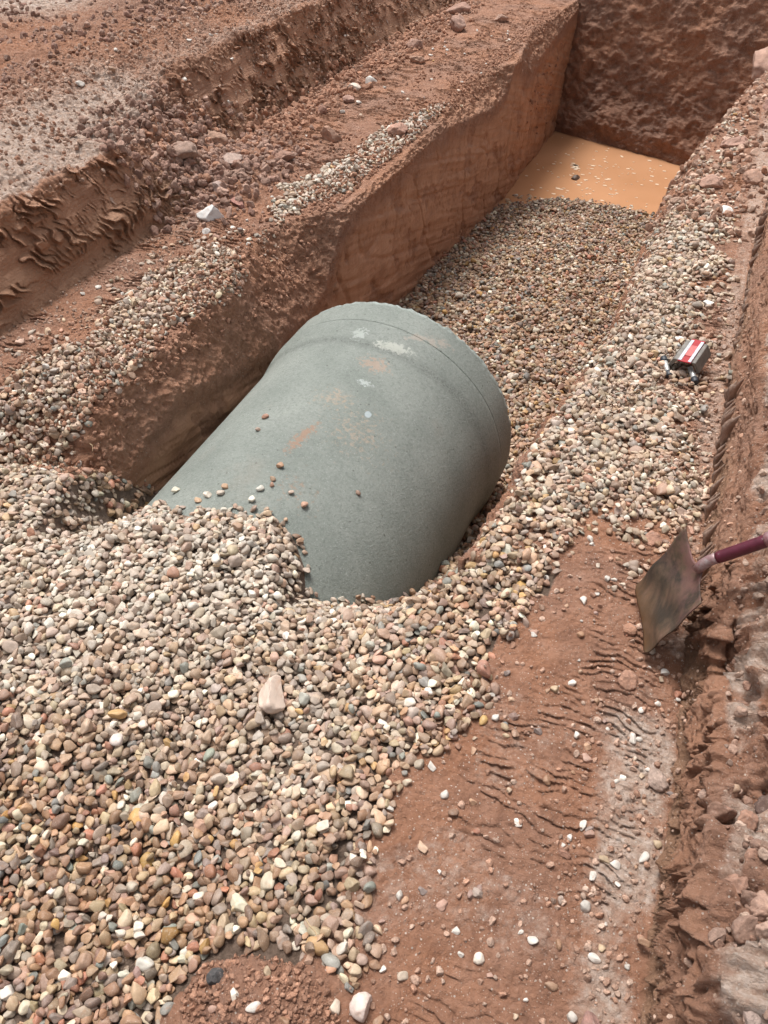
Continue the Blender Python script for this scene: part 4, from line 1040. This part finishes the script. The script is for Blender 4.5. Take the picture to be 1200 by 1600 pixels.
# ------------------------------------------------------------------ small striped device on the right ledge
def device():
    x, y = .098, 2.875; z = height(x, y)+.030
    root = bpy.data.objects.new('pipe_clamp', None); link(root); root.location = (x, y, z); root.rotation_euler = (math.radians(9), math.radians(-6), math.radians(-14)); root.scale = (1.0,)*3
    tag(root, 'small grey metal clamp with red and white striped plate and black capped feet', 'tool')
    G = NT('grey_metal'); P = G.obj(); G.base(G.ramp(G.noise(50, 5, .7, P), [(.3, (.10, .09, .08)), (.7, (.22, .20, .18))]), .45, .4)
    RD = NT('red_paint'); RD.base(RD.ramp(RD.noise(25, 4, .6, RD.obj()), [(.3, (.28, .006, .010)), (.7, (.36, .012, .018))]), .35)
    PK = NT('faded_red_label'); PK.base(PK.ramp(PK.noise(60, 4, .7, PK.obj()), [(.4, (.42, .08, .08)), (.6, (.52, .12, .11))]), .5)
    WH = NT('white_stripe'); WH.base(WH.ramp(WH.noise(60, 5, .7, WH.obj()), [(.35, (.36, .33, .32)), (.5, (.52, .54, .60))]), .4)
    BK = NT('black_rubber'); BK.base((.018, .022, .03), .5)
    ST = NT('steel_tube'); ST.base((.5, .5, .48), .35, .5)
    def poly(name, prof, y0, y1, mat, bev=.0015, parent=root):   # extrude an x-z outline along y
        bm = bmesh.new(); A = [bm.verts.new((px, y0, pz)) for px, pz in prof]; B = [bm.verts.new((px, y1, pz)) for px, pz in prof]
        n = len(prof); bm.faces.new(A[::-1]); bm.faces.new(B)
        for i in range(n): bm.faces.new((A[i], A[(i+1) % n], B[(i+1) % n], B[i]))
        bmesh.ops.recalc_face_normals(bm, faces=bm.faces)
        bmesh.ops.bevel(bm, geom=bm.edges[:], offset=bev, segments=2, affect='EDGES')
        me = bpy.data.meshes.new(name); bm.to_mesh(me); bm.free(); me.materials.append(mat)
        return link(bpy.data.objects.new(name, me), parent)
    h = .055
    body = poly('body', [(-.066, .012), (-.058, .008), (-.030, h-.006), (.030, h-.006), (.052, .008), (.060, .012), (.040, h), (-.044, h)], -.060, .070, G.m, .0012)
    poly('plate', [(-.026, h+.0006), (.026, h+.0006), (.026, h+.004), (-.026, h+.004)], -.070, .080, RD.m, .001)
    poly('stripe', [(-.025, h+.0045), (-.013, h+.0045), (-.013, h+.0062), (-.025, h+.0062)], -.066, .070, WH.m, .0005)
    poly('stripe', [(.013, h+.0045), (.025, h+.0045), (.025, h+.0062), (.013, h+.0062)], -.066, .070, WH.m, .0005)
    poly('label_strip', [(-.0125, h+.0045), (.0125, h+.0045), (.0125, h+.0058), (-.0125, h+.0058)], -.032, .038, PK.m, .0004)
    def cyl(name, a, b, r, mat, parent=root):
        a, b = Vector(a), Vector(b); d = (b-a).normalized(); s = d.orthogonal().normalized(); t = d.cross(s); bm = bmesh.new(); R = []
        for p, rr in ((a, r*.88), (a+d*r*.15, r), (b-d*r*.15, r), (b, r*.88)):
            R.append([bm.verts.new(p+(s*math.cos(k/18*2*math.pi)+t*math.sin(k/18*2*math.pi))*rr) for k in range(18)])
        for A, B in zip(R, R[1:]):
            for k in range(18): bm.faces.new((A[k], A[(k+1) % 18], B[(k+1) % 18], B[k]))
        bm.faces.new(R[0][::-1]); bm.faces.new(R[-1])
        me = bpy.data.meshes.new(name); bm.to_mesh(me); bm.free(); me.materials.append(mat)
        for p in me.polygons: p.use_smooth = len(p.vertices) == 4
        return link(bpy.data.objects.new(name, me), parent)
    for sx in (-1, 1):
        xx = -.062 if sx < 0 else .040
        f = cyl('foot_tube', (xx-.022, -.040, .014), (xx+.012, -.088, .006), .0105, ST.m)
        cyl('cap', (xx+.011, -.086, .0062), (xx+.026, -.108, .0035), .0138, BK.m, f)
        if sx < 0: cyl('cap', (xx-.021, -.0415, .0141), (xx-.036, -.022, .0165), .0138, BK.m, f)
    cyl('bolt', (-.050, .020, .055), (-.062, .020, .062), .006, ST.m)
device()

# a dry stalk near the mound and one on the left ledge
def twig(pts, r, label):
    M = NT('dry_stalk'); M.base(M.ramp(M.noise(40, 3, .6, M.obj()), [(.3, (.3, .2, .11)), (.7, (.48, .36, .22))]), .8)
    o0 = Vector(pts[0]); bm = bmesh.new(); R = []
    for i, p in enumerate(pts):
        p = Vector(p)-o0; rr = r*(1-.5*i/len(pts))
        R.append([bm.verts.new(p+Vector((0, math.cos(a), math.sin(a)))*rr) for a in [k*math.pi/3 for k in range(6)]])
    for A, B in zip(R, R[1:]):
        for k in range(6): bm.faces.new((A[k], A[(k+1) % 6], B[(k+1) % 6], B[k]))
    bm.faces.new(R[0][::-1]); bm.faces.new(R[-1])
    me = bpy.data.meshes.new('twig'); bm.to_mesh(me); bm.free(); me.materials.append(M.m)
    o = link(bpy.data.objects.new('twig', me)); o.location = o0; tag(o, label, 'twig')
zt = height(-.34, .44)
twig([(-.365, .455, zt+.022), (-.35, .445, zt+.026), (-.335, .44, zt+.024), (-.318, .425, zt+.020)], .0022, 'short dry stalk lying on pebbles beside the soil mound')
zt = height(-1.93, 1.72)
twig([(-1.97, 1.72, zt+.012), (-1.95, 1.70, zt+.016), (-1.93, 1.695, zt+.014), (-1.91, 1.67, zt+.010)], .002, 'dry stalk lying on the left soil slope above the heap')

# ------------------------------------------------------------------ light, sky, camera
w = bpy.data.worlds.new("World"); SC.world = w; w.use_nodes = True
nt = w.node_tree; bg = nt.nodes['Background']
sky = nt.nodes.new('ShaderNodeTexSky'); sky.sky_type = 'NISHITA'; sky.sun_disc = False
EL, AZ = math.radians(66), math.radians(-52)        # sun from the left, a little ahead of the camera
sky.sun_elevation = EL; sky.sun_rotation = AZ; sky.air_density = 1.0; sky.dust_density = 5.0; sky.ozone_density = 1.0
hs = nt.nodes.new('ShaderNodeHueSaturation'); hs.inputs['Saturation'].default_value = .22
nt.links.new(sky.outputs[0], hs.inputs['Color']); nt.links.new(hs.outputs[0], bg.inputs['Color']); bg.inputs['Strength'].default_value = .075
sl = bpy.data.lights.new('sun', 'SUN'); sl.energy = 1.5; sl.angle = math.radians(20); sl.color = (1, .97, .93)
so = link(bpy.data.objects.new('sun', sl))
dirv = Vector((math.sin(AZ)*math.cos(EL), math.cos(AZ)*math.cos(EL), math.sin(EL)))
so.rotation_euler = dirv.to_track_quat('Z', 'Y').to_euler()
cam = bpy.data.cameras.new('camera'); co = link(bpy.data.objects.new('camera', cam)); SC.camera = co
cam.sensor_fit = 'VERTICAL'; cam.sensor_height = 32; cam.lens = 24; cam.clip_start = .05; cam.clip_end = 500
co.location = (0, 0, 1.7); co.rotation_euler = (math.radians(90-43.5), 0, math.radians(22.9))
SC.view_settings.view_transform = 'Standard'; SC.view_settings.look = 'None'; SC.view_settings.gamma = 1
SC.view_settings.exposure = 1.18
print('done', time.time()-T0)
